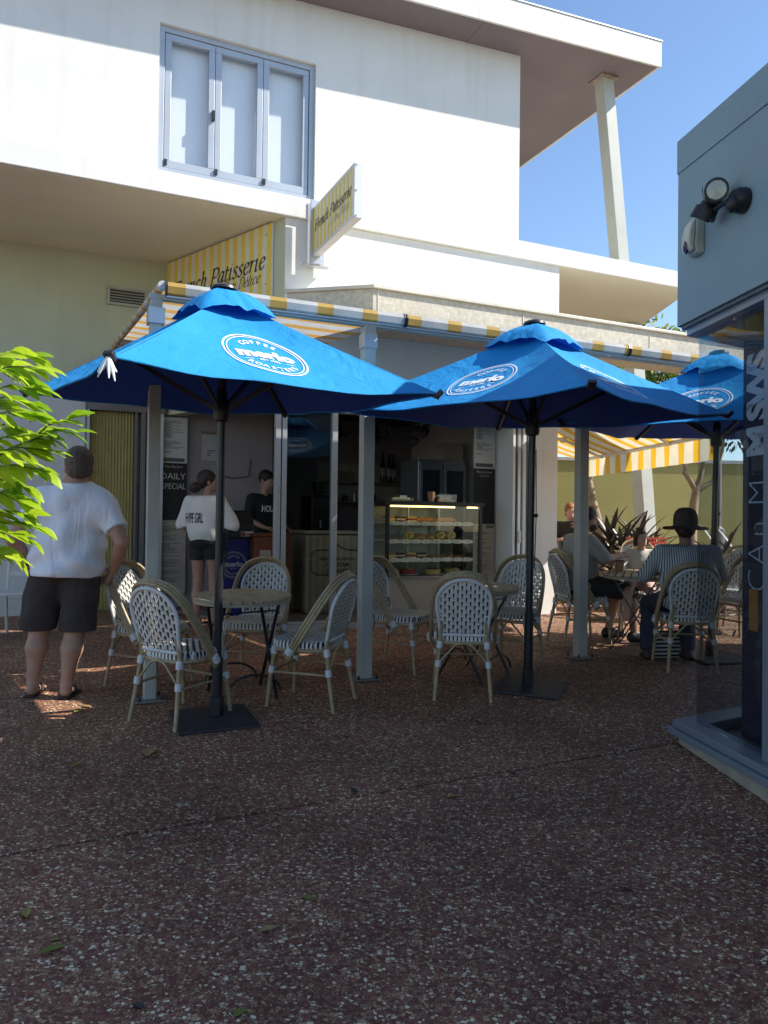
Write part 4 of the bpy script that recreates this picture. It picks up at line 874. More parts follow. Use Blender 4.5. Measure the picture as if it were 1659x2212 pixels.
# ---------------------------------------------------------------- people: smooth distance-field bodies, meshed by surface nets
class SDF:
    def __init__(s, lo, hi, h):
        s.lo = np.array(lo, float); s.h = h; s.n = np.ceil((np.array(hi) - s.lo)/h).astype(int) + 1
        s.D = np.full(s.n, 1.0, np.float32)
    def _sub(s, lo, hi):
        a = np.clip(np.floor((np.array(lo) - s.lo)/s.h).astype(int), 0, s.n - 1); b = np.clip(np.ceil((np.array(hi) - s.lo)/s.h).astype(int) + 1, 0, s.n)
        if np.any(b - a < 1): return None
        g = [s.lo[i] + s.h*np.arange(a[i], b[i]) for i in range(3)]
        X, Y, Z = np.meshgrid(*g, indexing='ij'); return (slice(a[0],b[0]), slice(a[1],b[1]), slice(a[2],b[2])), X, Y, Z
    def _mix(s, sl, d, k, op):
        A = s.D[sl]
        if op == 'u':
            if k <= 0: s.D[sl] = np.minimum(A, d)
            else: t = np.clip(.5 + .5*(d - A)/k, 0, 1); s.D[sl] = d + (A - d)*t - k*t*(1 - t)
        else: s.D[sl] = np.maximum(A, -d)
    def cap(s, a, b, ra, rb, k=.02, sq=None, op='u'):
        """tapered capsule; sq = (axis vector, factor) flattens it across that axis"""
        a = np.array(a, float); b = np.array(b, float); m = max(ra, rb)*(1.6 if sq else 1) + k + 3*s.h
        q = s._sub(np.minimum(a, b) - m, np.maximum(a, b) + m)
        if q is None: return s
        sl, X, Y, Z = q; ab = b - a; L = max(ab @ ab, 1e-9); px, py, pz = X - a[0], Y - a[1], Z - a[2]
        t = np.clip((px*ab[0] + py*ab[1] + pz*ab[2])/L, 0, 1); dx, dy, dz = px - t*ab[0], py - t*ab[1], pz - t*ab[2]
        if sq:
            v = np.array(sq[0], float); v /= np.linalg.norm(v); c = (dx*v[0] + dy*v[1] + dz*v[2])*(1 - 1/sq[1]); dx = dx - c*v[0]; dy = dy - c*v[1]; dz = dz - c*v[2]
        s._mix(sl, np.sqrt(dx*dx + dy*dy + dz*dz) - (ra + (rb - ra)*t), k, op); return s
    def ell(s, c, r, k=.02, R=None, op='u'):
        c = np.array(c, float); r = np.array(r, float); m = max(r) + k + 3*s.h; q = s._sub(c - m, c + m)
        if q is None: return s
        sl, X, Y, Z = q; p = [X - c[0], Y - c[1], Z - c[2]]
        if R is not None: p = [R[0][i]*p[0] + R[1][i]*p[1] + R[2][i]*p[2] for i in range(3)]
        k0 = np.sqrt(sum((p[i]/r[i])**2 for i in range(3))); k1 = np.sqrt(sum((p[i]/r[i]**2)**2 for i in range(3))) + 1e-6
        s._mix(sl, k0*(k0 - 1)/k1, k, op); return s
    def below(s, p, n):
        """keep only the side the normal n points to"""
        q = s._sub(s.lo, s.lo + s.h*s.n); sl, X, Y, Z = q; s.D[sl] = np.maximum(s.D[sl], -((X - p[0])*n[0] + (Y - p[1])*n[1] + (Z - p[2])*n[2])); return s
    def warp(s, fn):
        sl, X, Y, Z = s._sub(s.lo, s.lo + s.h*s.n); band = np.abs(s.D[sl]) < 4*s.h; D = s.D[sl]; D[band] += fn(X[band], Y[band], Z[band]).astype(np.float32); s.D[sl] = D; return s
    def mesh(s, name, m):
        D = np.pad(s.D, 1, constant_values=1.0); lo = s.lo - s.h; ins = D < 0; n = np.array(D.shape) - 1
        c = np.zeros(n, np.int8)
        for i in (0,1):
            for j in (0,1):
                for k in (0,1): c += ins[i:n[0]+i, j:n[1]+j, k:n[2]+k]
        act = (c > 0) & (c < 8); idx = np.full(n, -1, np.int64); cells = np.argwhere(act); idx[act] = np.arange(len(cells))
        acc = np.zeros((len(cells), 3)); cnt = np.zeros(len(cells)); off = [(i,j,k) for i in (0,1) for j in (0,1) for k in (0,1)]
        for a in off:
            for ax in range(3):
                if a[ax]: continue
                b = list(a); b[ax] = 1; pa = cells + a; pb = cells + b; va = D[pa[:,0],pa[:,1],pa[:,2]]; vb = D[pb[:,0],pb[:,1],pb[:,2]]; x = (va < 0) != (vb < 0)
                t = va/(va - vb + 1e-12); q = np.array(a, float)[None].repeat(len(cells), 0); q[:,ax] = t; acc[x] += q[x]; cnt[x] += 1
        V = lo + s.h*(cells + acc/np.maximum(cnt, 1)[:,None]); F = []
        for ax in range(3):
            u, v = (ax+1) % 3, (ax+2) % 3; sa = [slice(None)]*3; sb = [slice(None)]*3; sa[ax] = slice(0,-1); sb[ax] = slice(1,None)
            e = ins[tuple(sa)] != ins[tuple(sb)]; P = np.argwhere(e); P = P[(P[:,u] > 0) & (P[:,v] > 0) & (P[:,u] < n[u]) & (P[:,v] < n[v])]
            A = ins[P[:,0],P[:,1],P[:,2]]
            def g(du, dv): Q = P.copy(); Q[:,u] -= du; Q[:,v] -= dv; return idx[Q[:,0],Q[:,1],Q[:,2]]
            q = np.stack([g(1,1), g(0,1), g(0,0), g(1,0)], 1); q[~A] = q[~A][:,::-1]; F.append(q)
        F = np.concatenate(F); me = bpy.data.meshes.new(name); me.from_pydata(V.tolist(), [], F.tolist()); me.update(); me.materials.append(m)
        me.polygons.foreach_set('use_smooth', [True]*len(me.polygons)); return me
def sdf_part(s, name, m, parent, label=None):
    o = inst(name, s.mesh(name, m), parent)
    md = o.modifiers.new('smooth', 'SMOOTH'); md.factor = .5; md.iterations = 1
    if label: o['label'] = label
    return o
def V3(*a): return np.array(a, float)
def lerp(a, b, t): return np.array(a)*(1-t) + np.array(b)*t
def hand(s, wr, dirv, side, curl=.35, palm_n=(0,1,0), k=1.0):
    """palm, four unequal bent fingers and a thumb; side = direction of the thumb across the palm"""
    d = V3(*dirv); d /= np.linalg.norm(d); sd_ = V3(*side); sd_ -= d*(sd_@d); sd_ /= np.linalg.norm(sd_); n = np.cross(d, sd_); pn = V3(*palm_n)
    if n @ pn < 0: n = -n
    wr = V3(*wr); s.cap(wr, wr + d*.075*k, .026*k, .034*k, .015, (n, .55))
    for i, (o, L) in enumerate(((.03,.072),(.01,.08),(-.01,.075),(-.029,.058))):
        a = wr + d*.085*k + sd_*o*k; b = a + (d*math.cos(curl*.8) + n*math.sin(curl*.8))*L*.5*k; c = b + (d*math.cos(curl*2) + n*math.sin(curl*2))*L*.5*k
        s.cap(wr + d*.05*k + sd_*o*.8*k, a, .012*k, .0105*k, .006); s.cap(a, b, .0102*k, .0092*k, .003); s.cap(b, c, .0092*k, .0078*k, .003)
    a = wr + d*.025*k + sd_*.028*k; b = a + (d*.6 + sd_*.75 + n*.2)*.04*k; c = b + (d*.9 + sd_*.3 + n*.3)*.03*k
    s.cap(a, b, .014*k, .0115*k, .008); s.cap(b, c, .0112*k, .009*k, .003)
def headsdf(s, c, yaw, pitch, k=1.0, nose=True):
    """skull, jaw, nose, brow, lips, ears; faces local +y turned by yaw"""
    R = np.array(Matrix.Rotation(yaw, 3, 'Z') @ Matrix.Rotation(pitch, 3, 'X')); c = V3(*c); w = lambda x, y, z: c + R @ V3(x, y, z)*k
    s.ell(w(0,-.012,.025), V3(.074,.094,.092)*k, .02, R); s.ell(w(0,.03,-.045), V3(.056,.062,.07)*k, .03, R); s.ell(w(0,.062,-.088), V3(.03,.026,.022)*k, .03, R)
    s.ell(w(0,.072,.022), V3(.05,.018,.016)*k, .02, R); s.cap(w(0,.084,.01), w(0,.107,-.028), .009*k, .0135*k, .012); s.ell(w(0,.09,-.06), V3(.023,.012,.009)*k, .008, R)
    for q in (-1, 1): s.ell(w(q*.03,.086,.002), V3(.018,.012,.012)*k, .0, R, op='s'); s.ell(w(q*.03,.077,.002), V3(.0145,.0135,.0125)*k, .002, R); s.ell(w(q*.077,-.008,-.012), V3(.01,.02,.032)*k, .008, R)
    return w, R
skin_p = lambda n, c: mat(n, c, .5, .1, 12, .08, 90, sss=.08)
def add_eyes(w, R, parent, k=1.0, lips=(.42,.16,.14)):
    for q in (-1, 1):
        mb = MB(); mb.ball(w(q*.03,.0845,.003), .0085*k, 12, 8); mb.part('eye', mat('eye_white', (.6,.58,.55), .25, .05), parent)
        mb = MB(); mb.ball(w(q*.03,.0895,.003), .0052*k, 10, 6); mb.part('iris', mat('eye_brown', (.03,.018,.01), .2, .1), parent)
    mb = MB(); mb.ball(w(0,.0965,-.06), (.019*k,.006*k,.006*k), 12, 6); mb.part('mouth', mat('lip_%d' % int(lips[0]*100), lips, .45, .05), parent)
def hair_warp(f=70, a=.004): return lambda X, Y, Z: a*np.sin(X*f + 3*np.sin(Z*18))*np.cos(Y*f*.7 + 2*np.sin(Z*25)) + a*.6*np.sin(X*f*2.3 + Z*30)
def hair_mat(name, col): return mat(name, col, .55, .45, 60, .5, 160)
def wrinkle(seed, a=.006, f=11):
    def fn(X, Y, Z): return a*(np.sin(f*X + 5*np.sin(3.1*Z + seed) + 1.7*f*.3*Y)*np.cos(.55*f*Z + 2.3*np.sin(5*X + seed)) + .5*np.sin(2.1*f*Z + 4*X + 3*np.sin(7*Y + seed)))
    return fn
def cloth_folds(m, sc=(7,7,2.2), dist=.03, st=.8):
    nt = m.node_tree; b = nt.nodes['Principled BSDF']; tc = nd(nt, 'ShaderNodeTexCoord'); mp = nd(nt, 'ShaderNodeMapping'); mp.inputs['Scale'].default_value = sc; mp.inputs['Rotation'].default_value = (.2,.35,0); nt.links.new(tc.outputs['Object'], mp.inputs[0])
    n = nd(nt, 'ShaderNodeTexNoise'); n.inputs['Scale'].default_value = 1.0; n.inputs['Detail'].default_value = 2.5; n.inputs['Distortion'].default_value = .9; nt.links.new(mp.outputs[0], n.inputs['Vector'])
    bp = nd(nt, 'ShaderNodeBump'); bp.inputs['Strength'].default_value = st; bp.inputs['Distance'].default_value = dist; nt.links.new(n.outputs['Fac'], bp.inputs['Height'])
    if b.inputs['Normal'].links: nt.links.new(b.inputs['Normal'].links[0].from_socket, bp.inputs['Normal'])
    nt.links.new(bp.outputs[0], b.inputs['Normal'])
# ---- big man standing with his back to us, hands on his hips
man = thing('person', 'heavy-set man in a pale tee and dark knee-length shorts, seen from behind', 'person', on_ground(-2.30, 5.48), rad(3), tilt=False)
sk = skin_p('skin_tan', (.4,.225,.15))
B = SDF((-.5,-.32,-.01), (.62,.36,1.8), .0095)
ank = {-1: V3(-.165,-.02,.075), 1: V3(.085,-.07,.075)}; kn = {-1: V3(-.145,.03,.47), 1: V3(.115,.0,.47)}; hp = {-1: V3(-.075,.02,.88), 1: V3(.13,.02,.88)}
for s_ in (-1, 1):
    B.cap(hp[s_], kn[s_], .105, .068, .02); B.cap(kn[s_], lerp(kn[s_], ank[s_], .35) + V3(0,-.012,0), .066, .072, .03); B.cap(lerp(kn[s_], ank[s_], .35) + V3(0,-.012,0), ank[s_] + V3(0,0,.03), .07, .04, .03)
    a = ank[s_]; B.ell(a + V3(0,-.02,-.03), (.037,.04,.045), .025); B.cap(a + V3(0,0,-.035), a + V3(.01*s_,.15,-.047), .036, .032, .03, ((0,0,1),.7))
    for j in range(5): B.cap(a + V3(.01*s_ + (j-2)*.016,.155,-.05), a + V3(.012*s_ + (j-2)*.018,.19 - .012*abs(j - (2-1.5*s_))*.8,-.052), .011, .0095, .006)
    B.cap(a + V3(.028,0,.012), a + V3(-.028,0,.012), .02, .02, .02)
B.ell((.03,.02,.93), (.19,.15,.13), .05); B.ell((.05,.03,1.1), (.22,.17,.2), .06); B.ell((.075,.0,1.32), (.21,.12,.16), .06); B.cap((.09,-.005,1.42), (.11,.01,1.56), .085, .076, .03); B.cap((-.06,-.005,1.40), (.105,.0,1.5), .06, .06, .04); B.cap((.23,-.005,1.40), (.105,.0,1.5), .06, .06, .04)
shp = {-1: V3(-.14,.0,1.375), 1: V3(.295,.0,1.37)}; elb = {-1: V3(-.285,-.1,1.1), 1: V3(.455,-.09,1.09)}; wri = {-1: V3(-.235,.03,.915), 1: V3(.36,.06,.88)}
for s_ in (-1, 1):
    B.cap(shp[s_], elb[s_], .07, .05, .04); B.cap(elb[s_], lerp(elb[s_], wri[s_], .4), .05, .048, .02); B.cap(lerp(elb[s_], wri[s_], .4), wri[s_], .047, .031, .02)
    hand(B, wri[s_], V3(-.55*s_ , .35, -.62) if s_ == 1 else V3(.6,.3,-.55), (0,.3,.9), .5, (-s_,0,0), 1.08)
w_, R_ = headsdf(B, (.115,.015,1.62), rad(18), rad(-6), 1.17)
body = sdf_part(B, 'body', sk, man)
Hh = SDF((-.04,-.18,1.44), (.27,.22,1.82), .0065); Hh.ell(w_(0,-.02,.035), V3(.084,.1,.092)*1.17, .01, R_); Hh.ell(w_(0,-.05,-.03), V3(.074,.06,.06)*1.17, .02, R_)
cp = w_(0,.08,-.06); nn_ = R_ @ V3(0,-.62,.78); Hh.below(w_(0,.02,-.012), nn_/np.linalg.norm(nn_)); Hh.warp(hair_warp(150, .0022)); sdf_part(Hh, 'hair', hair_mat('hair_greybrown', (.085,.065,.048)), man)
T = SDF((-.42,-.36,.7), (.6,.36,1.56), .009)
T.ell((.05,.015,1.0), (.245,.2,.24), .05); T.ell((.055,.04,1.1), (.25,.2,.22), .06); T.ell((.075,-.005,1.28), (.235,.15,.2), .06); T.cap((-.1,-.005,1.37), (.26,-.005,1.365), .095, .095, .05); T.cap((.09,-.01,1.4), (.1,0,1.49), .115, .09, .05); T.cap((-.09,-.005,1.385), (.1,0,1.475), .075, .07, .05); T.cap((.26,-.005,1.385), (.1,0,1.475), .075, .07, .05)
for s_ in (-1, 1): e_ = lerp(shp[s_], elb[s_], .72); T.cap(shp[s_] - V3(.03*s_,0,0), e_, .1, .088, .05); n_ = (shp[s_] - elb[s_]); T.below(e_ , n_/np.linalg.norm(n_)) if False else None
T.ell((.045,.01,.9), (.262,.225,.16), .05)
T.warp(lambda X, Y, Z: .008*np.sin(34*X + 4*np.sin(4*Z))*np.exp(-((Z-1.2)/.25)**2) + .014*np.sin(34*Z + 16*np.abs(X - .05) + 1.5*np.sin(7*X))*np.exp(-((Z-.93)/.1)**2) + .008*np.sin(15*X - 24*Z))
T.below((0,0,.835), (.03,.05,.998)); T.below((.1,0,1.515), (0,.2,-.98))
for s_ in (-1, 1):
    e_ = lerp(shp[s_], elb[s_], .70); n_ = shp[s_] - elb[s_]; n_ = n_/np.linalg.norm(n_)
    q = T._sub((e_[0]-.14, e_[1]-.16, .7), (e_[0]+.14, e_[1]+.16, 1.3)); sl_, X, Y, Z = q; side = (X - e_[0])*n_[0] + (Y - e_[1])*n_[1] + (Z - e_[2])*n_[2]; rr = np.sqrt((X-e_[0])**2 + (Y-e_[1])**2 + (Z-e_[2])**2)
    A = T.D[sl_]; m_ = (rr < .135) & ((X - .055)*s_ > .255); A[m_] = np.maximum(A[m_], -side[m_]); T.D[sl_] = A
tee_m = mat('tee_pale_blue', (.76,.79,.84), .85, .05, 8, .15, 220, sheen=.2); cloth_folds(tee_m); sdf_part(T, 'tee_shirt', tee_m, man)
S_ = SDF((-.34,-.32,.38), (.46,.36,1.0), .009)
S_.ell((.03,.015,.9), (.215,.185,.12), .05)
for s_ in (-1, 1): S_.cap(hp[s_] + V3(.01*s_,0,-.02), kn[s_] + V3(.015*s_,-.005,-.03), .138, .118, .035); S_.ell(lerp(hp[s_], kn[s_], .55) + V3(.105*s_,.0,0), (.035,.085,.1), .02)
S_.warp(wrinkle(2.2, .006, 14)); S_.below((0,0,.455), (0,0,1)); sdf_part(S_, 'shorts', mat('shorts_dark', (.045,.036,.034), .9, .25, 9, .2, 180), man)
wb = MB(); wv = wri[-1] - elb[-1]; wv = wv/np.linalg.norm(wv); c_ = wri[-1] - wv*.025; wb.lathe([(.033,-.008),(.036,-.008),(.036,.008),(.033,.008)], 20, c_, wv); wb.part('wristband', black_m, man)
for s_ in (-1, 1):
    a = ank[s_]; mb = MB(); mb.prism([(a[0] - .04 + .02*math.sin(0), a[1]-.075), (a[0]+.04, a[1]-.075), (a[0]+.05+.01*s_, a[1]+.12), (a[0]+.03+.012*s_, a[1]+.2), (a[0]-.03+.012*s_, a[1]+.2), (a[0]-.05+.01*s_, a[1]+.12)], -.004, .012)
    mb.part('thong_sole', black_m, man, bev=.006); mb = MB(); mb.tube([a + V3(-.045,.06,-.055), a + V3(-.025,.1,-.015), a + V3(.0,.14,-.02), a + V3(.03,.1,-.015), a + V3(.045,.06,-.055)], .007, 6); mb.part('thong_strap', black_m, man)
# ---- woman at the entrance, back to us, hair in a low bun
wo_ = thing('person', 'woman in an oversized white tee and black shorts waiting at the shop entrance', 'person', on_ground(-1.92, 8.28), rad(-14))
B = SDF((-.42,-.3,-.01), (.46,.36,1.75), .0105); sk2 = skin_p('skin_olive', (.36,.2,.14))
ank = {-1: V3(-.09,0,.075), 1: V3(.1,.03,.075)}; kn = {-1: V3(-.085,.02,.46), 1: V3(.095,.04,.46)}; hp = {-1: V3(-.085,.02,.86), 1: V3(.085,.02,.86)}
for s_ in (-1, 1):
    B.cap(hp[s_], kn[s_], .088, .054, .02); B.cap(kn[s_], lerp(kn[s_], ank[s_], .35) + V3(0,-.012,0), .053, .056, .03); B.cap(lerp(kn[s_], ank[s_], .35) + V3(0,-.012,0), ank[s_] + V3(0,0,.03), .055, .033, .03); B.cap(ank[s_] + V3(0,-.03,-.035), ank[s_] + V3(.01*s_,.15,-.05), .034, .026, .03)
B.ell((0,.01,.93), (.16,.12,.13), .05); B.ell((0,.01,1.1), (.125,.095,.16), .06); B.ell((0,0,1.27), (.15,.1,.13), .06); B.cap((0,0,1.35), (.005,.015,1.47), .05, .046, .03)
shp = {-1: V3(-.16,0,1.325), 1: V3(.16,0,1.325)}; elb = {-1: V3(-.225,.0,1.06), 1: V3(.25,.06,1.06)}; wri = {-1: V3(-.16,.17,.98), 1: V3(.2,.26,1.08)}
for s_ in (-1, 1): B.cap(shp[s_], elb[s_], .048, .038, .03); B.cap(elb[s_], wri[s_], .037, .024, .02); hand(B, wri[s_], (-.2*s_,.95,.1), (-s_,.1,.4), .5, (0,0,-1), .9)
w_, R_ = headsdf(B, (.01,.03,1.545), rad(-52), 0, .98); sdf_part(B, 'body', sk2, wo_); add_eyes(w_, R_, wo_, .98)
Hh = SDF((-.2,-.22,1.36), (.2,.2,1.72), .008); Hh.ell(w_(0,-.022,.035), V3(.088,.102,.095), .01, R_); Hh.ell(w_(0,-.06,-.02), V3(.074,.06,.06), .02, R_); Hh.ell((-.09,-.075,1.475), (.062,.06,.06), .015); Hh.below(w_(0,.045,.0), (R_ @ V3(0,-.8,.6))); Hh.warp(hair_warp(110, .003)); sdf_part(Hh, 'hair', hair_mat('hair_dark', (.022,.012,.009)), wo_)
T = SDF((-.42,-.3,.78), (.46,.34,1.45), .0095); T.ell((0,0,1.02), (.2,.15,.2), .05); T.ell((0,0,1.2), (.205,.14,.2), .06); T.cap((-.13,0,1.315), (.13,0,1.315), .082, .082, .04); T.cap((0,0,1.34), (0,.005,1.4), .09, .062, .04)
for s_ in (-1, 1): T.cap(shp[s_], lerp(shp[s_], elb[s_], .95) + V3(.025*s_,0,0), .085, .092, .04)
T.warp(wrinkle(5.1, .007, 12)); T.below((0,0,.86), (.12,0,.99)); T.below((0,0,1.395), (0,.1,-.99))
for s_ in (-1, 1):
    e_ = lerp(shp[s_], elb[s_], .95) + V3(.02*s_,0,-.02); sl_, X, Y, Z = T._sub((e_[0]-.14, -.2, .8), (e_[0]+.14, .2, 1.2)); A = T.D[sl_]; m_ = (X*s_ > .19); A[m_] = np.maximum(A[m_], (e_[2] - Z - (X*s_-.2)*.3)[m_]); T.D[sl_] = A
tee = sdf_part(T, 'tee_shirt', mat('tee_white', (.68,.66,.62), .85, .05, 8, .15, 200), wo_)
def back_y(x, z): return -.155
mb = MB(); tb = mat('print_black', (.03,.03,.03), .7, .1)
deps = bpy.context.evaluated_depsgraph_get()
def drape(obj, vs, y0, off=-.006):
    """project printed letters on to a garment along +y"""
    from mathutils.bvhtree import BVHTree
    me = obj.data; bv = BVHTree.FromPolygons([v.co[:] for v in me.vertices], [tuple(p.vertices) for p in me.polygons]); out = []
    for x, z in vs:
        h_ = bv.ray_cast(Vector((x, y0, z)), Vector((0, 1 if y0 < 0 else -1, 0))); y = h_[0].y if h_[0] else 0; out.append((x, y + (off if y0 < 0 else -off), z))
    return out
vs, fs = text2d('HYPE GIRL', .15, bold=.002, sx=.33); vs2 = drape(tee, [(x - .07, z + 1.1) for x, z in vs], -1); mb.add(vs2, fs); mb.part('lettering', tb, wo_, smooth=None)
S_ = SDF((-.26,-.22,.6), (.26,.24,.98), .01); S_.ell((0,.01,.9), (.168,.135,.1), .04)
for s_ in (-1, 1): S_.cap(hp[s_], lerp(hp[s_], kn[s_], .5), .1, .098, .02)
S_.below((0,0,.705), (0,0,1)); S_.warp(wrinkle(1, .004, 12)); sdf_part(S_, 'shorts', mat('shorts_black', (.012,.012,.014), .85, .2), wo_)
for s_ in (-1, 1): MB().prism([(ank[s_][0]-.04, ank[s_][1]-.07), (ank[s_][0]+.04, ank[s_][1]-.07), (ank[s_][0]+.045, ank[s_][1]+.18), (ank[s_][0]-.045, ank[s_][1]+.18)], -.002, .02).part('sandal', black_m, wo_, smooth=None, bev=.006)
# ---- shop assistant behind the wooden counter
st_ = thing('person', 'shop assistant in a black tee behind the wooden counter', 'person', Lw(-.98, 1.95, .42), FA + rad(200))
B = SDF((-.4,-.3,-.01), (.4,.4,1.78), .012); sk3 = skin_p('skin_fair', (.42,.24,.17))
for s_ in (-1, 1):
    B.cap((s_*.09,0,.86), (s_*.09,.02,.46), .09, .06, .02); B.cap((s_*.09,.02,.46), (s_*.09,0,.08), .058, .035, .02); B.cap((s_*.09,-.03,.04), (s_*.1,.15,.03), .035, .03, .02)
    B.cap((s_*.18,0,1.36), (s_*.26,.03,1.1), .052, .042, .03); B.cap((s_*.26,.03,1.1), (s_*.17,.27,1.0), .04, .027, .02); hand(B, (s_*.17,.27,1.0), (-.2*s_,.95,-.1), (-s_,.1,.3), .4, (0,0,-1), .95)
B.ell((0,0,1.0), (.17,.12,.2), .05); B.ell((0,0,1.28), (.18,.11,.14), .06); B.cap((0,0,1.38), (0,.03,1.52), .055, .05, .03); w_, R_ = headsdf(B, (0,.06,1.6), rad(20), rad(-22)); sdf_part(B, 'body', sk3, st_); add_eyes(w_, R_, st_)
Hh = SDF((-.16,-.14,1.46), (.16,.22,1.8), .01); Hh.ell(w_(0,-.022,.035), V3(.088,.102,.096), .01, R_); Hh.below(w_(0,.05,.01), (R_ @ V3(0,-.75,.66))); Hh.warp(hair_warp(110,.003)); sdf_part(Hh, 'hair', MATS['hair_dark'], st_)
T = SDF((-.4,-.3,.8), (.4,.4,1.5), .012); T.ell((0,0,1.0), (.19,.14,.22), .05); T.ell((0,0,1.26), (.195,.125,.17), .06); T.cap((-.15,0,1.36), (.15,0,1.36), .07, .07, .04)
for s_ in (-1, 1): T.cap((s_*.18,0,1.36), (s_*.24,.02,1.16), .068, .06, .03)
T.warp(wrinkle(3, .005, 12)); T.below((0,0,.86), (0,0,1)); T.below((0,0,1.44), (0,-.2,-.98)); tee2 = sdf_part(T, 'tee_shirt', mat('tee_black', (.014,.014,.016), .85, .2), st_)
mb = MB(); vs, fs = text2d('HOLA', .11, bold=.003, sx=.7); mb.add(drape(tee2, [(-x, z + 1.2) for x, z in vs], 1), [f[::-1] for f in fs]); mb.part('lettering', uwhite, st_, smooth=None)
S_ = SDF((-.3,-.25,.05), (.3,.25,1.0), .014); S_.ell((0,0,.92), (.17,.13,.1), .04)
for s_ in (-1, 1): S_.cap((s_*.09,0,.86), (s_*.09,.02,.46), .1, .075, .02); S_.cap((s_*.09,.02,.46), (s_*.09,0,.1), .074, .055, .02)
sdf_part(S_, 'trousers', MATS['tee_black'], st_)
# ---- seated figures (local frame: +y is the way the chair faces, seat top at .465)
def seated(label, loc, yaw, k, skin, shirt, sleeve, pants, plen, shoe, hair, head_yaw, head_pitch, arms, knees, feet, lean=.0, width=1.0, seat=.47, h=.011, hairfn=None, hat=False, eyes=False):
    p = thing('person', label, 'person', loc, yaw); B = SDF((-.5,-.5,-.02), (.5,.85,1.5), h)
    hip = {s: V3(s*.095*k*width, -.02, seat + .1*k) for s in (-1,1)}; ch = V3(0,-.1 + lean,seat + .4*k); nk = V3(0,-.085 + lean*1.25,seat + .56*k); hc = V3(0,-.05 + lean*1.5,seat + .72*k)
    for s in (-1, 1):
        kn_, an = V3(*knees[s]), V3(*feet[s]); B.cap(hip[s], kn_, .088*k, .062*k, .02); B.cap(kn_, lerp(kn_, an, .35), .058*k, .058*k, .03); B.cap(lerp(kn_, an, .35), an, .057*k, .034*k, .03)
        B.cap(an + V3(0,-.02,-.03*k), an + V3(0,.14*k,-.045*k), .034*k, .03*k, .02)
        sh = V3(s*.185*k*width, ch[1] + .0, seat + .5*k); el, wr = V3(*arms[s][0]), V3(*arms[s][1]); B.cap(sh, el, .052*k, .042*k, .03); B.cap(el, wr, .041*k, .026*k, .02)
        dv = wr - el; hand(B, wr, dv/np.linalg.norm(dv), (-s,.2,.5), .45, (0,0,-1), .95*k)
    B.ell((0,-.03,seat + .1*k), V3(.17*width,.14,.12)*k, .05); B.ell((0,-.07 + lean*.5,seat + .24*k), V3(.155*width,.125*width,.17)*k, .06); B.ell(ch, V3(.185*width,.115,.16)*k, .06); B.cap(ch + V3(0,.01,.12*k), nk + V3(0,.02,.06*k), .06*k, .054*k, .03)
    w, R = headsdf(B, hc, head_yaw, head_pitch, k); sdf_part(B, 'body', skin, p)
    if eyes: add_eyes(w, R, p, k)
    T = SDF((-.5,-.5,seat - .05), (.5,.85,1.5), h); T.ell((0,-.04,seat + .1*k), V3(.19*width,.16,.11)*k, .05); T.ell((0,-.07 + lean*.5,seat + .25*k), V3(.185*width,.155*width,.2)*k, .06); T.ell(ch, V3(.215*width,.14,.17)*k, .06); T.cap((-.14*k*width, ch[1], seat + .505*k), (.14*k*width, ch[1], seat + .505*k), .075*k, .075*k, .04); T.cap(nk - V3(0,0,.06*k), nk + V3(0,0,-.005), .085*k, .066*k, .03)
    for s in (-1, 1):
        sh = V3(s*.18*k*width, ch[1], seat + .5*k); el, wr = V3(*arms[s][0]), V3(*arms[s][1])
        if sleeve <= 1: T.cap(sh, lerp(sh, el, sleeve), .078*k, .068*k, .03)
        else: T.cap(sh, el, .078*k, .064*k, .03); T.cap(el, lerp(el, wr, sleeve - 1), .062*k, .052*k, .02)
    T.warp(wrinkle(len(label)*.7, .007, 12)); T.below((0,0,seat + .012), (0,0,1)); T.below(nk + V3(0,0,.02*k), (0,.25,-.97)); tee_ = sdf_part(T, 'shirt', shirt, p)
    if pants:
        S = SDF((-.4,-.4,-.01), (.4,.85,seat + .25*k), h); S.ell((0,-.03,seat + .1*k), V3(.182*width,.155,.11)*k, .05)
        for s in (-1, 1):
            kn_, an = V3(*knees[s]), V3(*feet[s])
            if plen <= 1: S.cap(hip[s], lerp(hip[s], kn_, plen), .102*k, .088*k, .02)
            else: S.cap(hip[s], kn_, .102*k, .08*k, .02); S.cap(kn_, lerp(kn_, an, plen - 1), .078*k, .066*k, .02)
        S.warp(wrinkle(len(label), .005, 14)); S.below((0,0,.0), (0,0,1)); sdf_part(S, 'trousers' if plen > 1 else 'shorts', pants, p)
    if shoe:
        for s in (-1, 1):
            an = V3(*feet[s]); S = SDF(an - .2, an + .25, .009); S.cap(an + V3(0,-.03,-.035), an + V3(0,.15*k,-.045), .044*k, .04*k, .02); S.cap(an + V3(0,-.02,-.01), an + V3(0,.02,.0), .042*k, .04*k, .02); S.below(an + V3(0,0,-.078), (0,0,1)); sdf_part(S, 'shoe', shoe, p)
    if hair:
        Hh = SDF(hc - .24*k, hc + .26*k, .008)
        Hh.ell(w(0,-.022,.035), V3(.088,.103,.096)*k, .01, R); Hh.ell(w(0,-.055,-.03), V3(.078,.06,.07)*k, .02, R)
        if hairfn: hairfn(Hh, w, R)
        Hh.below(w(0,.048,.005), R @ V3(0,-.8,.6)); Hh.warp(hair_warp(110, .003)); sdf_part(Hh, 'hair', hair, p)
    return p, w, R, tee_
def sface(x, y, yaw): return on_ground(x, y)
hb = hair_mat('hair_brown', (.03,.017,.011))
def at_chair(i, fwd=.0): x, y, a, _ = CH[i]; r = rad(a); return (x - math.sin(r)*fwd, y + math.cos(r)*fwd, gz(y)), r
loc, yw = at_chair(7, .02)
grey_tee = mat('tee_grey', (.3,.3,.28), .85, .06, 8, .15, 200)
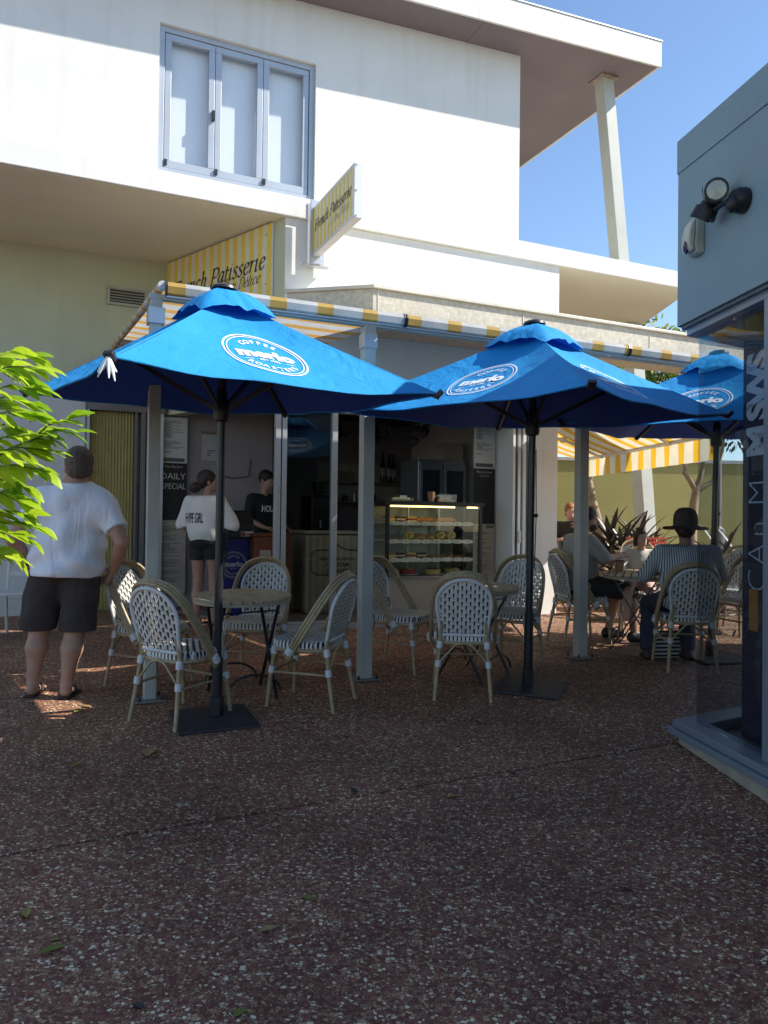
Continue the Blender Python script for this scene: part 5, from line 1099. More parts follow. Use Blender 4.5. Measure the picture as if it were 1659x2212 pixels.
pm, w_, R_, _t = seated('bearded man in a grey tee and dark shorts sitting at the occupied table', loc, yw, 1.04, skin_p('skin_mid', (.4,.22,.15)), grey_tee, .85, mat('shorts_charcoal', (.03,.028,.03), .9, .2), .95, black_m, hb, rad(-25), rad(-5),
    {-1: ((-.24,.1,.82), (-.1,.32,.8)), 1: ((.27,.1,.82), (.12,.34,.86))}, {-1: (-.13,.42,.5), 1: (.15,.44,.5)}, {-1: (-.15,.36,.085), 1: (.18,.46,.085)}, .06, 1.12)
Bd = SDF(V3(*w_(0,0,0)) - .2, V3(*w_(0,0,0)) + .2, .008); Bd.ell(w_(0,.045,-.075), V3(.06,.062,.05), .02, R_); Bd.ell(w_(0,.08,-.045), V3(.03,.03,.02), 0, R_, op='s'); Bd.warp(hair_warp(150,.002)); sdf_part(Bd, 'beard', hb, pm)
loc, yw = at_chair(8, .0)
shirt_s = stripes('shirt_stripes', (.5,.55,.56), (.1,.13,.17), 'X', .018, .55, .8, dirt=.1)
jean = mat('jeans_navy', (.03,.035,.06), .85, .2, 30)
ph, w_, R_, sh_ = seated('person in a felt hat, striped shirt and flared jeans with a shoulder bag', loc, yw, 1.0, skin_p('skin_brown', (.3,.16,.11)), shirt_s, 1.35, jean, 1.9, mat('shoe_brown', (.05,.03,.02), .6, .2), hb, rad(-12), rad(-8),
    {-1: ((-.33,.02,.78), (-.24,.3,.75)), 1: ((.31,.05,.78), (.2,.32,.76))}, {-1: (-.2,.38,.5), 1: (.14,.42,.5)}, {-1: (-.24,.28,.085), 1: (.12,.32,.085)}, .02, 1.12, h=.011)
ht = V3(*w_(0,0,0)); felt = mat('felt_brown', (.075,.055,.05), .95, .12, 20, .2, 120)
hat = bpy.data.objects.new('hat', None)
mb = MB(); q = w_(0,-.02,.012)
def brim(a, b):
    an = 2*math.pi*a; r = .095 + .095*b; z = .014*math.sin(2*an + .6)*b - .035*b + .012*b*b; return (q[0] + r*.97*math.cos(an), q[1] + r*1.08*math.sin(an), q[2] + z)
mb.grid(brim, 48, 6); mb.grid(lambda a, b: tuple(np.array(brim(1-a, b)) + V3(0,0,.005)), 48, 6)
hb_o = mb.part('hat', felt, ph, smooth=180)
mb = MB(); mb.lathe([(.104,-.005),(.105,.05),(.1,.09),(.086,.125),(.06,.148),(.03,.156),(.0,.157)], 28, tuple(q)); mb.v = [(q[0] + (x-q[0])*.95, q[1] + (y-q[1])*1.08, z) for x, y, z in mb.v]; mb.part('hat_crown', felt, hb_o)
mb = MB(); mb.lathe([(.1035,.004),(.1035,.022)], 28, tuple(q)); mb.v = [(q[0] + (x-q[0])*.95, q[1] + (y-q[1])*1.08, z) for x, y, z in mb.v]; mb.part('hat_band', black_m, hb_o)
mb = MB(); P = drape(sh_, [(.14 - .36*k/14, 1.0 - .42*(k/14)) for k in range(15)], -1, -.01); mb.grid(lambda a, b: (P[round(a*14)][0] + .012*(b-.5)*1.2, P[round(a*14)][1] - .002, P[round(a*14)][2] + .03*(b-.5)), 14, 1); mb.part('bag_strap', mat('strap_leather', (.06,.03,.02), .6, .2), ph, smooth=180)
# toddler
loc, yw = at_chair(9, .12)
loc = (loc[0], loc[1], loc[2])
def girl(Hh, w, R):
    for s in (-1, 1): Hh.ell(w(s*.075,-.01,-.05), V3(.028,.05,.075)*.8, .02, R)
pt, w_, R_, _t = seated('toddler in a white top sitting at the table facing the camera', loc, yw, .72, skin_p('skin_child', (.5,.3,.22)), mat('toddler_white', (.6,.58,.54), .85, .06), .9, mat('toddler_pink', (.45,.3,.28), .85, .2), .6, None, hair_mat('hair_child', (.06,.03,.018)), rad(25), rad(8),
    {-1: ((-.2,.1,.78), (-.12,.3,.78)), 1: ((.21,.12,.76), (.26,.36,.77))}, {-1: (-.1,.26,.5), 1: (.11,.27,.5)}, {-1: (-.1,.3,.25), 1: (.12,.32,.24)}, .03, 1.0, seat=.5, hairfn=girl, eyes=True)
mb = MB(); c_ = w_(.02,.02,.135); mb.ball(c_ + V3(-.022,0,0), (.02,.01,.014)); mb.ball(c_ + V3(.022,0,0), (.02,.01,.014)); mb.ball(c_, .008); mb.part('hair_bow', mat('bow_brown', (.12,.05,.04), .6, .1), pt)
# diner half hidden by the far post
pf_, w_, R_, _t = seated('red-haired diner in a black top at the back, half hidden by the far post', (2.74, 11.3, gz(11.3)), rad(165), 1.0, skin_p('skin_pale', (.5,.29,.21)), black_m, .5, jean, 1.9, black_m, hair_mat('hair_ginger', (.28,.11,.03)), rad(10), rad(-8),
    {-1: ((-.25,.1,.75), (-.1,.25,.95)), 1: ((.25,.1,.75), (.15,.3,.78))}, {-1: (-.12,.42,.5), 1: (.12,.42,.5)}, {-1: (-.12,.42,.085), 1: (.12,.42,.085)}, .05, .95, eyes=True, h=.013)
dup(chair0, on_ground(2.74, 11.3), rad(165), 'woven bistro chair under the red-haired diner')

for n_ in ('tee_white','tee_grey','shorts_dark','shorts_charcoal','jeans_navy','shirt_stripes','tee_black','toddler_white'): cloth_folds(MATS[n_], (8,8,3), .025, .7)
# ---------------------------------------------------------------- shop interior
wood = mat('mahogany', (.16,.05,.025), .4, .3, 6); pale_lam = mat('counter_cream', (.34,.29,.22), .5, .08, 4); steel = mat('stainless', (.45,.46,.47), .3, .08, 5, metal=.8)
paper = mat('menu_paper', (.52,.53,.48), .7, .05); paper_d = mat('menu_paper_beige', (.36,.32,.26), .7, .06); chalk = mat('chalkboard', (.012,.012,.013), .7, .3); grey_ink = mat('menu_ink', (.09,.09,.085), .7, .1); chalk_w = mat('chalk_white', (.45,.45,.42), .8, .15)
# glass pastry case
pc = fthing('pastry_case', 'lit glass display case full of cakes and pastries in the shop front', 'display case', .54, .12, .42); W, Dp, H0, H1 = .62, .66, .46, 1.325
mb = MB(); mb.box(-W+.01, W-.01, .03, Dp, 0, H0); mb.part('counter_base', pale_lam, pc, smooth=None, bev=.004)
mb = MB(); mb.box(-W-.02, W+.03, -.012, Dp, H1-.045, H1); mb.part('top', black_m, pc, smooth=None, bev=.004)
for x in (-W, W-.035):
    for y in (0, Dp-.035): MB().box(x, x+.035, y, y+.035, H0, H1-.046).part('corner_post', black_m, pc, smooth=None)
MB().box(-W+.036, W-.036, .004, .03, H0, H0+.018).part('bottom_rail', steel, pc, smooth=None)
cg = glass('case_glass', (.95,.97,.95), 1.4)
MB().box(-W+.036, W-.036, .012, .016, H0+.019, H1-.047).part('front_glass', cg, pc, smooth=None)
MB().box(-W+.012, -W+.016, .036, Dp-.036, H0, H1-.047).part('side_glass', cg, pc, smooth=None)
led = mat('led_strip', (1,.8,.45), .5, 0, emit=(1,.62,.2), estr=4.0)
for a, b in ((-.555,.27),(.44,.575)): MB().box(a, b, .035, .05, H1-.066, H1-.049).part('light_strip', led, pc, smooth=None)
MB().box(-W+.036, W-.036, Dp-.02, Dp-.012, H0, H1-.05).part('back_panel', mat('case_back', (.3,.33,.29), .3, .15, 3, metal=.3), pc, smooth=None)
shelf_m = mat('case_shelf', (.6,.63,.58), .35, .05)
SHZ = (1.09-.42+.0, 1.30-.42, 1.505-.42)
tagm = mat('price_card', (.7,.68,.56), .6, .05)
for zi, z in enumerate(SHZ):
    MB().box(-W+.04, W-.09, .07, Dp-.1, z-.006, z).part('shelf', shelf_m, pc, smooth=None)
    MB().box(-W+.04, W-.09, .055, .069, z-.03, z+.004).part('shelf_edge', shelf_m, pc, smooth=None)
    rnd = random.Random(zi)
    for k in range(8):
        x = -W + .07 + k*.135 + rnd.random()*.02
        if x > W - .17: continue
        o = MB().box(x, x+.082, .046, .05, z-.034, z+.012).part('price_card', tagm, pc, smooth=None)
        mb = MB(); mb.box(x+.014, x+.066, .0452, .0459, z-.008, z-.004); mb.box(x+.022, x+.06, .0452, .0459, z-.02, z-.017); mb.part('print', grey_ink, o, smooth=None)
for x in (-.1, .32): MB().box(x, x+.014, Dp-.14, Dp-.12, H0, H1-.05).part('shelf_post', steel, pc, smooth=None)
crust = mat('pastry_crust', (.4,.2,.06), .55, .3, 25, .3, 60); custard = mat('pastry_custard', (.55,.38,.1), .5, .15, 20); choc = mat('pastry_chocolate', (.07,.03,.015), .4, .3, 20); cream_p = mat('pastry_cream', (.62,.5,.33), .6, .1, 20); berry = mat('pastry_berry', (.25,.03,.03), .35, .3, 30)
def pastry(kind, x, z, y, label, group, s=1.0):
    t = fthing(kind, label, 'pastry', .54 + x, .12 + y, .42 + z + .0005, group); r = random.Random(int(x*1000)); t.scale = (1.35,)*3 if kind != 'whole_cake' else (1.1,)*3
    if kind == 'swiss_roll':
        mb = MB(); mb.lathe([(.0,-.03),(.036,-.03),(.04,-.024),(.04,.024),(.036,.03),(.0,.03)], 20, (0,0,.04), (0,1,0)); mb.part('sponge', custard, t)
        mb = MB(); P = [Vector((math.cos(a*.5)*(.004+.0026*a), -.032, .04 + math.sin(a*.5)*(.004+.0026*a))) for a in range(1, 13)]; mb.tube(P, .003, 6); mb.part('filling', choc, t)
    elif kind == 'croissant':
        mb = MB(); n = 15; P = []; R = []
        for i in range(n): u = i/(n-1)*2-1; P.append(Vector((u*.06, .025*u*u, .024))); R.append((.026*(1-u*u)**.6 + .006)*(1 + .12*(i % 2)))
        mb.tube(P, R, 12); mb.part('pastry', crust, t)
    elif kind == 'cake_slice':
        a, b, c = [(choc, cream_p, choc), (custard, cream_p, crust), (cream_p, berry, custard)][r.randrange(3)]
        MB().box(-.045,.045,-.03,.03,0,.018).part('base_layer', a, t, smooth=None, bev=.003); MB().box(-.044,.044,-.029,.029,.0185,.032).part('filling', b, t, smooth=None, bev=.003); MB().box(-.045,.045,-.03,.03,.0325,.05).part('top_layer', c, t, smooth=None, bev=.004)
    elif kind == 'tart':
        MB().lathe([(.03,0),(.042,.022),(.045,.024),(.042,.018)], 20).part('shell', crust, t); MB().lathe([(.041,.018),(.03,.023),(0,.026)], 20).part('filling', [berry, custard, choc][r.randrange(3)], t)
    elif kind == 'baguette':
        MB().tube([(-.1,0,.02),(-.06,0,.024),(.06,.005,.024),(.1,0,.02)], [.008,.024,.024,.008], 12).part('loaf', crust, t)
    elif kind == 'whole_cake':
        MB().lathe([(.0,.0),(.1,.0),(.115,.006),(.11,.008),(.0,.006)], 28).part('plate', shelf_m, t); MB().lathe([(.082,.0085),(.088,.05),(.08,.058),(.0,.06)], 28).part('sponge', [crust, custard, berry][r.randrange(3)], t); MB().lathe([(.078,.0605),(.06,.066),(0,.067)], 28).part('topping', [custard, choc, cream_p][r.randrange(3)], t)
for i, x in enumerate((-.5,-.36,-.22)): pastry('cake_slice', x, SHZ[2], .2, 'layered cake slice on the top shelf of the pastry case', 'slices on the top shelf')
for i, x in enumerate((-.02,.25)): pastry('baguette', x, SHZ[2], .2, 'long filled baguette on the top shelf of the pastry case', 'baguettes on the top shelf')
for i, x in enumerate((-.27,.14,.28)): pastry('swiss_roll', x, SHZ[1], .15, 'cream swiss roll slice on the middle shelf of the pastry case', 'rolls on the middle shelf')
for i, x in enumerate((-.12,.02)): pastry('croissant', x, SHZ[1], .17, 'golden croissant between the swiss rolls in the pastry case', 'croissants on the middle shelf')
pastry('croissant', -.1, SHZ[1], .27, 'golden croissant behind the others on the middle shelf', 'croissants at the back'); pastry('tart', -.4, SHZ[1], .18, 'small tart at the left end of the middle shelf', 'tarts on the middle shelf')
for i, x in enumerate((-.5,-.37,-.24,-.1)): pastry('cake_slice', x, SHZ[0], .17, 'cake slice on the lowest shelf of the pastry case', 'slices on the lowest shelf')
for i, x in enumerate((.03,.15,.27,.39)): pastry('tart', x, SHZ[0], .17, 'little tart on the lowest shelf of the pastry case', 'tarts on the lowest shelf')
for i, x in enumerate((-.46,-.24,.08,.34)): pastry('whole_cake', x, H0 + .02, .22, 'whole round cake on a plate on the floor of the pastry case', 'whole cakes in the case')
# things on top of the case
def clear_box(x, w, label, inner):
    t = fthing('clear_box', label, 'box', .54 + x, .3, .42 + H1 + .001); h = .09
    mb = MB(); mb.box(-w,w,-.06,.06,0,.003); mb.box(-w,w,-.06,-.057,.003,h); mb.box(-w,w,.057,.06,.003,h); mb.box(-w,-w+.003,-.057,.057,.003,h); mb.box(w-.003,w,-.057,.057,.003,h); mb.part('box', cg, t, smooth=None)
    MB().box(-w-.004,w+.004,-.064,.064,h,h+.006).part('lid', cg, t, smooth=None); MB().box(-w*.8,w*.8,-.04,.04,.004,.04).part('contents', inner, t, smooth=None, bev=.006); MB().box(-w*.35,w*.35,-.0635,-.0615,.025,.065).part('label_card', tagm, t, smooth=None)
clear_box(-.36, .13, 'clear lidded box with pale biscuits on top of the pastry case', cream_p); clear_box(.22, .12, 'clear lidded box with orange sweets on top of the pastry case', crust)
cs_ = fthing('cup_stack', 'stack of brown paper cups on top of the pastry case', 'cups', .54 + .03, .3, .42 + H1 + .001); mb = MB()
for k in range(5): mb.lathe([(.03,.012*k),(.042,.012*k+.07),(.045,.012*k+.072),(.043,.012*k+.066),(.031,.012*k+.004)], 18)
mb.part('cups', mat('kraft_paper', (.3,.17,.1), .7, .1), cs_)
# ice-cream counter with printed emblem
ic = fthing('icecream_counter', 'cream ice-cream counter printed with a black emblem behind the open door', 'counter', -.42, .9, .42)
mb = MB(); mb.box(-.33,.42,0,.6,0,.93); mb.part('body', stripes('counter_stripes', (.36,.31,.23), (.3,.25,.15), 'X', .085, .5, .5), ic, smooth=None, bev=.03); MB().box(-.35,.44,-.02,.62,.935,.975).part('top', pale_lam, ic, smooth=None, bev=.012)
mb = MB(); R_e = [(-.3,0),(-.29,.1),(-.235,.145),(-.12,.15),(-.05,.175),(0,.215)]; out = R_e + [(-a, b) for a, b in R_e[::-1][1:]]; out = out + [(a, -b) for a, b in out[::-1][1:-1]]
for sc_, wd in ((1.0,.009),(.94,.004)):
    P = [Vector((.06 + a*sc_*1.15, -.003, .6 + b*sc_)) for a, b in out]; n = len(P)
    for i in range(n):
        a, b = P[i], P[(i+1) % n]; d = (b-a).normalized(); nn = Vector((-d.z,0,d.x))*wd/2; mb.add([a-nn, b-nn, b+nn, a+nn], [(0,1,2,3)])
for s, z, sz in (('TRADITIONAL FRENCH', .625, .05), ('ICE CREAM', .55, .07), ('& SORBET', .475, .07)): put_text(mb, s, lambda x, y, z=z: (.06 + x*.85, -.003, z + y), sz, bold=.0008)
mb.part('emblem', black_m, ic, smooth=None)
# wooden counter, blue coffee stand, card terminal
wd_ = fthing('wooden_counter', 'red-brown wooden counter just inside the entrance', 'counter', -1.17, .85, .42); MB().box(-.21,.22,0,.55,0,.9).part('body', wood, wd_, smooth=None, bev=.006); MB().box(-.23,.24,-.02,.57,.902,.94).part('top', wood, wd_, smooth=None, bev=.008); MB().box(-.15,-.02,-.006,-.001,.45,.75).part('paper_notice', paper_d, wd_, smooth=None)
bb = fthing('coffee_stand', 'royal blue coffee stand with a round white emblem behind the waiting woman', 'stand', -1.56, 1.0, .42); MB().box(-.16,.15,0,.35,0,.87).part('body', mat('stand_blue', (.012,.02,.17), .45, .1), bb, smooth=None, bev=.006); mb = MB(); logo2d(mb, lambda x, y: (-.02 + x, -.003, .58 + y), .15); mb.part('emblem', mat('stand_print', (.4,.42,.5), .6, .05), bb, smooth=None)
MB().box(.152,.21,.0,.35,0,.87).part('side', black_m, bb, smooth=None)
tm = fthing('card_terminal', 'black till housing with a bank card sticker on the blue stand', 'till', -1.5, 1.0, 1.292); mb = MB(); mb.prism([(0,0),(.3,0),(.3,.3),(.12,.33),(.02,.16)], -.14, .16, lambda y, z, x: (x, y, z)); mb.part('body', black_m, tm, smooth=None, bev=.012)
MB().box(.0,.14,-.006,-.001,.03,.085).part('sticker', mat('sticker_white', (.5,.5,.52), .5, .05), tm, smooth=None); MB().box(.004,.045,-.0085,-.0065,.036,.08).part('sticker_red', mat('sticker_red', (.35,.03,.03), .5, .05), tm, smooth=None); mb = MB(); put_text(mb, 'VISA', lambda x, y: (.073 + x, -.0085, .045 + y), .028, bold=.0008); mb.part('lettering', mat('sticker_blue', (.02,.04,.25), .5, .05), tm, smooth=None); mb = MB(); mb.lathe([(.0,0),(.014,.001)], 16, (.112,-.0075,.058), (0,-1,0)); mb.part('sticker_disc', MATS['sticker_red'], tm); mb = MB(); mb.lathe([(.0,0),(.014,.001)], 16, (.126,-.009,.058), (0,-1,0)); mb.part('sticker_disc', mat('sticker_orange', (.5,.2,.02), .5, .05), tm)
# chandelier of dark beads
cd = fthing('chandelier', 'beaded basket chandelier hanging inside the shop', 'chandelier', .87, 1.5, 2.5); mb = MB(); dk = mat('bead_dark', (.05,.045,.05), .25, .4, 30)
for k, (r, z, n) in enumerate(((.03,.0,8),(.07,.03,14),(.11,.06,20),(.13,.1,24),(.2,.14,34),(.235,.17,40),(.25,.2,44),(.26,.23,46))):
    for i in range(n): a = 2*math.pi*i/n + k*.2; mb.ball((r*math.cos(a), r*math.sin(a), z), .012, 6, 4)
mb.part('beads', dk, cd, kind='stuff')
mb = MB(); mb.lathe([(.262,.24),(.268,.25),(.262,.26)], 32); mb.lathe([(.135,.115),(.14,.12),(.135,.125)], 24); mb.part('ring', black_m, cd)
mb = MB(); rnd = random.Random(8)
for i in range(26): a = rnd.random()*6.28; mb.tube([(.2*math.cos(a),.2*math.sin(a),.25), (.25*math.cos(a+.2),.25*math.sin(a+.2),.3+.05*rnd.random()), (.3*math.cos(a+.3),.3*math.sin(a+.3),.27+.06*rnd.random())], [.006,.014,.004], 5)
mb.part('garland', black_m, cd, kind='stuff'); MB().tube([(0,0,.25),(0,0,.6)], .008, 6).part('chain', black_m, cd)
for t, lab in ((.66,'dark wall lantern on the back wall beside the door frame'),(1.3,'dark wall lantern on the back wall next to the chandelier')):
    s = fthing('wall_lantern', lab, 'wall lamp', t, 3.5, 2.75); MB().lathe([(.0,.0),(.02,.05),(.045,.1),(.05,.2),(.035,.25),(.02,.3),(.0,.36)], 14, (0,.05,0)).part('body', black_m, s); MB().tube([(.03,0,.12),(.1,-.02,.1),(.14,-.03,.15),(.14,-.03,.24)], .012, 8).part('arm', black_m, s); MB().box(-.03,.03,.07,.099,.05,.3).part('plate', black_m, s, smooth=None)
# shelving with jars and books, fridge
sh = fthing('wall_shelf', 'two-tier wooden wall shelf at the back of the shop', 'shelf', 1.05, 3.3, 1.8)
for z in (.02,.32): MB().box(-.75,.65,0,.29,z-.02,z).part('shelf_board', mat('shelf_wood', (.2,.13,.08), .6, .2), sh, smooth=None)
for x in (-.6,.5): MB().box(x,x+.03,.2,.29,-.1,-.001).part('bracket', black_m, sh, smooth=None)
MB().box(-.74,.64,.28,.299,.0,.62).part('back_panel', pale_lam, sh, smooth=None)
for k, x in enumerate((.66,.83)):
    b = fthing('bread_board', 'round-topped dark bread board leaning on the upper shelf', 'board', x - .02, 3.42, 2.121, 'bread boards on the shelf'); mb = MB(); P = [(-.07,0),(.07,0)] + [(.07*math.cos(a*math.pi/10), .11 + .07*math.sin(a*math.pi/10)) for a in range(11)]; mb.prism(P, 0, .02, lambda x, z, y: (x, y, z)); mb.part('board', MATS['shelf_wood'], b, smooth=None); MB().tube([(-.03,-.004,.05),(.03,-.004,.05)], .003, 5).part('groove', choc, b)
for k, (x, h) in enumerate(((1.36,.5),(1.47,.47),(1.55,.46))):
    b = fthing('bottle', 'tall dark bottle standing on the upper shelf', 'bottle', x, 3.42, 2.121, 'tall bottles on the shelf'); MB().lathe([(.032,0),(.036,.02),(.036,h*.62),(.018,h*.78),(.014,h),(.0,h)], 14).part('glass', mat('bottle_dark', (.012,.012,.016), .15, .3), b); MB().lathe([(.0365,h*.25),(.0365,h*.5)], 14).part('paper_label', paper_d, b)
rnd = random.Random(3)
for k in range(6):
    b = fthing('jar', 'small jar on the lower wall shelf at the back', 'jar', .4 + k*.16, 3.42, 1.821, 'jars on the lower shelf'); r, h = .03 + .02*rnd.random(), .08 + .07*rnd.random(); MB().lathe([(r,0),(r*1.05,h*.7),(r*.8,h*.85),(r*.8,h)], 14).part('glass', [steel, custard, MATS['bottle_dark']][k % 3], b); MB().lathe([(r*.85,h),(r*.85,h+.015),(0,h+.016)], 14).part('lid', black_m, b)
fr = fthing('drinks_fridge', 'tall silver drinks fridge with glass doors behind the pastry case', 'fridge', 1.4, 1.55, .42); MB().box(-.34,.38,.05,.6,0,1.95).part('cabinet', steel, fr, smooth=None, bev=.01)
for a, b in ((-.34,.01),(.03,.38)):
    o = MB().box(a+.005,b-.005,.0,.045,.1,1.9).part('door', mat('fridge_door', (.33,.34,.36), .3, .1, metal=.6), fr, smooth=None, bev=.006); MB().box(a+.045,b-.045,-.004,-.001,.2,1.8).part('door_glass', mat('fridge_glass', (.03,.035,.045), .08, .2), o, smooth=None); MB().tube([(b-.025,-.02,.7),(b-.025,-.02,1.4)], .008, 8).part('handle', steel, o)
bx2 = fthing('storage_box', 'plain cardboard box on top of the drinks fridge', 'box', 1.6, 1.75, 2.371); MB().box(-.15,.17,-.12,.12,0,.24).part('carton', paper_d, bx2, smooth=None, bev=.004); MB().box(-.15,.17,-.02,.02,.2405,.2425).part('tape', pale_lam, bx2, smooth=None)
cf = fthing('coffee_machine', 'tall black coffee machine deep inside the dark shop', 'machine', .05, 2.4, .42); MB().box(-.25,.2,0,.5,0,.9).part('cabinet', int_dark, cf, smooth=None); MB().box(-.22,.17,.02,.45,.901,1.45).part('body', black_m, cf, smooth=None, bev=.03); MB().lathe([(.06,1.45),(.1,1.62),(.1,1.64),(.0,1.65)], 16, (-.05,.2,0)).part('hopper', black_m, cf); MB().tube([(-.1,-.02,1.1),(-.1,-.05,1.0)], .012, 8).part('spout', steel, cf); MB().box(.1,.13,.012,.019,1.28,1.31).part('indicator', mat('indicator_cyan', (.1,.5,.6), .4, 0, emit=(.2,.8,1), estr=1.5), cf, smooth=None)
# menu boards
def menu_lines(z0, z1, x0, x1, seed):
    mb = MB(); r = random.Random(seed); z = z1 - .03
    while z > z0 + .03:
        hd = r.random() < .22; L = (x1 - x0)*(.35 if hd else .55 + .4*r.random()); h = .009 if hd else .005
        mb.box(x0, x0 + L, -.0035, -.0015, z - h, z); z -= .016 if not hd else .022
        if r.random() < .2: z -= .03
    return mb
def menus(t0, t1, d, zs, lab, daily):
    m = fthing('menu_board', lab, 'menu', t0, d, zs[0]); w = t1 - t0; z1, z2, z3 = [z - zs[0] for z in zs[1:]]
    o = MB().box(0,w,0,.012,0,z1-.004).part('lower_sheet', paper_d, m, smooth=None); menu_lines(.1, z1-.05, .03, w-.03, 1).part('print', grey_ink, o, smooth=None); MB().box(w*.6,w*.95,-.003,-.0012,z1-.05,z1-.02).part('tab', grey_ink, o, smooth=None)
    o = MB().box(0,w,0,.012,z1,z2-.004).part('chalkboard', chalk, m, smooth=None); mb = MB(); put_text(mb, 'Plat Du Jour', lambda x, y: (w/2 + x, -.002, z2 - .06 + y), .045)
    if daily: put_text(mb, 'DAILY', lambda x, y: (w/2 - .01 + x, -.002, z2 - .2 + y), .11); put_text(mb, 'SPECIAL', lambda x, y: (w/2 + x*.8, -.002, z2 - .32 + y), .1)
    else: put_text(mb, '(Daily Special)', lambda x, y: (w/2 + x, -.002, z2 - .1 + y), .024)
    mb.part('chalk_writing', chalk_w, o, smooth=None)
    o = MB().box(0,w,0,.012,z2,z3).part('upper_sheet', paper, m, smooth=None); menu_lines(z2 + .1, z3 - .02, .03, w - .03, 5).part('print', grey_ink, o, smooth=None); MB().box(.02,w-.03,-.003,-.0012,z2+.015,z2+.06).part('footer_bar', grey_ink, o, smooth=None)
menus(-2.25, -1.94, 2.0, (.6,1.5,2.2,2.76), 'menu board with a chalked daily special behind the waiting woman', True)
menus(1.15, 1.445, .3, (.75,1.5,2.17,2.77), 'menu board with a blank chalk panel beside the folded doors', False)
po = fthing('poster', 'small pinned poster with short lines of print on the grey inner wall', 'poster', -1.75, 2.07, 2.25); MB().box(0,.25,0,.006,0,.33).part('sheet', mat('poster_grey', (.4,.39,.4), .7, .05), po, smooth=None); mb = MB(); [mb.box(.07,.07+L,-.002,-.0005,z,z+.012) for L, z in ((.1,.12),(.05,.09),(.04,.06))]; mb.part('print', grey_ink, po, smooth=None)
for k in range(6): MB().box(.0+k*.045,.03+k*.045,0,.006,.34,.37).part('paper_flag', mat('flag_mustard', (.25,.18,.06), .7, .1), po, smooth=None)
MB().tube([Lw(-1.5,2.06,2.07), Lw(-1.35,2.05,2.04), Lw(-1.15,2.05,2.07), Lw(-1.12,2.06,2.3)], .006, 6).part('wall_cable', black_m); bpy.data.objects['wall_cable']['label'] = 'thin black cable looped along the grey inner wall'; bpy.data.objects['wall_cable']['category'] = 'cable'
# ---------------------------------------------------------------- courtyard behind the passage
def px(x, y, Z):   # image position on the full photograph view at depth Z, used once here to place far things in metres
    r = fw + r2*((x - 829.5)/1662) - u2*((y - 1106)/1662); return Vector((0,0,EYE)) + r*(Z/r.y)
cw = thing('garden_wall', 'cream rendered garden wall at the back of the courtyard', 'wall', (2.0, 13.2, .5), rad(6)); gm = mat('garden_wall_render', (.36,.33,.11), .85, .08, 1.5, .25, 80); add_streaks(gm, .2)
for k in range(5): MB().box(k*2.4, k*2.4 + 2.392, 0, .2, -.4, 2.12).part('panel', gm, cw, smooth=None)
MB().box(-.05, 12, -.03, .23, 2.122, 2.18).part('coping', mat('coping', (.5,.5,.46), .7, .1), cw, smooth=None)
# big yellow retractable awning over the diners
ya = fthing('folding_arm_awning', 'bright yellow and white striped folding-arm awning with a hanging valance', 'awning', 2.18, 0, 0)
ys = stripes('bright_awning', (.75,.43,.03), (.74,.68,.52), 'Y', .27, .42, .7, trans=.5, dirt=.15)
R0, R1 = Vector((0,2.2,2.9)), Vector((0,-.5,2.9)); Fq0, Fq1 = Vector((1.48,1.4,2.46)), Vector((.62,-1.75,2.46))
MB().grid(lambda a, b: R0.lerp(R1, b).lerp(Fq0.lerp(Fq1, b), a) - Vector((0,0,.03*math.sin(math.pi*a))), 10, 20).part('canopy', ys, ya, smooth=180)
def val(a, b):
    p = Fq0.lerp(Fq1, a); return p + Vector((.03,0,-.02 - b*.24 + .0*math.sin(a*60))) + Vector((.012*math.sin(a*75),0,0))*b
ysv = stripes('bright_valance', (.78,.45,.03), (.76,.7,.54), 'Y', .3, .42, .7, trans=.5, dirt=.15)
MB().grid(val, 120, 4).part('valance', ysv, ya, smooth=180)
MB().beam(Fq0 + Vector((0,0,.0)), Fq1, .06, .05).part('front_bar', alu_white, ya, smooth=None, bev=.008)
for f0, e, q in ((.3,.5,.2),(.85,.55,.75)):
    a, b = R0.lerp(R1, f0) + Vector((0,0,-.06)), Fq0.lerp(Fq1, q) + Vector((0,0,-.02)); k = a.lerp(b, e) + Vector((-.15,-.5,-.02))
    MB().beam(a, k, .05, .04).part('arm', alu_white, ya, smooth=None, bev=.006); MB().beam(k, b, .04, .035).part('arm', alu_white, ya, smooth=None, bev=.006); MB().box(k.x-.035,k.x+.035,k.y-.035,k.y+.035,k.z-.035,k.z+.035).part('elbow', alu_white, ya, smooth=None, bev=.01)
MB().box(-.02,.1,-.55,2.25,2.88,3.0).part('cassette', alu_white, ya, smooth=None, bev=.01)
# trees and plants
bark = mat('frangipani_bark', (.3,.23,.14), .8, .3, 9, .4, 25); bark2 = mat('tree_bark', (.12,.09,.06), .9, .3, 9, .4, 25)
def leaf_mesh(name, L, W, m, fold=.25, droop=.25, n=4):
    mb = MB(); vs = []
    for i in range(n + 1):
        u = i/n; w = W*math.sin(math.pi*min(1, u*.93 + .04))**.8*(1 - .15*u); x = L*u; z = -droop*L*u*u
        vs += [(x, -w/2, z + fold*w/2), (x, 0, z), (x, w/2, z + fold*w/2)]
    fs = []
    for i in range(n):
        for j in range(2): a = 3*i + j; fs.append((a, a+1, a+4, a+3))
    mb.add(vs, fs); return mb.mesh(name, m, 180)
def orient(p, d, roll=0.0, s=1.0, upv=Vector((0,0,1))):
    d = Vector(d).normalized(); y = upv.cross(d); y = y.normalized() if y.length > 1e-3 else Vector((0,1,0)); z = d.cross(y)
    M = Matrix(((d.x,y.x,z.x),(d.y,y.y,z.y),(d.z,y.z,z.z))).to_4x4() @ Matrix.Rotation(roll, 4, 'X') @ Matrix.Scale(s, 4); return Matrix.Translation(p) @ M
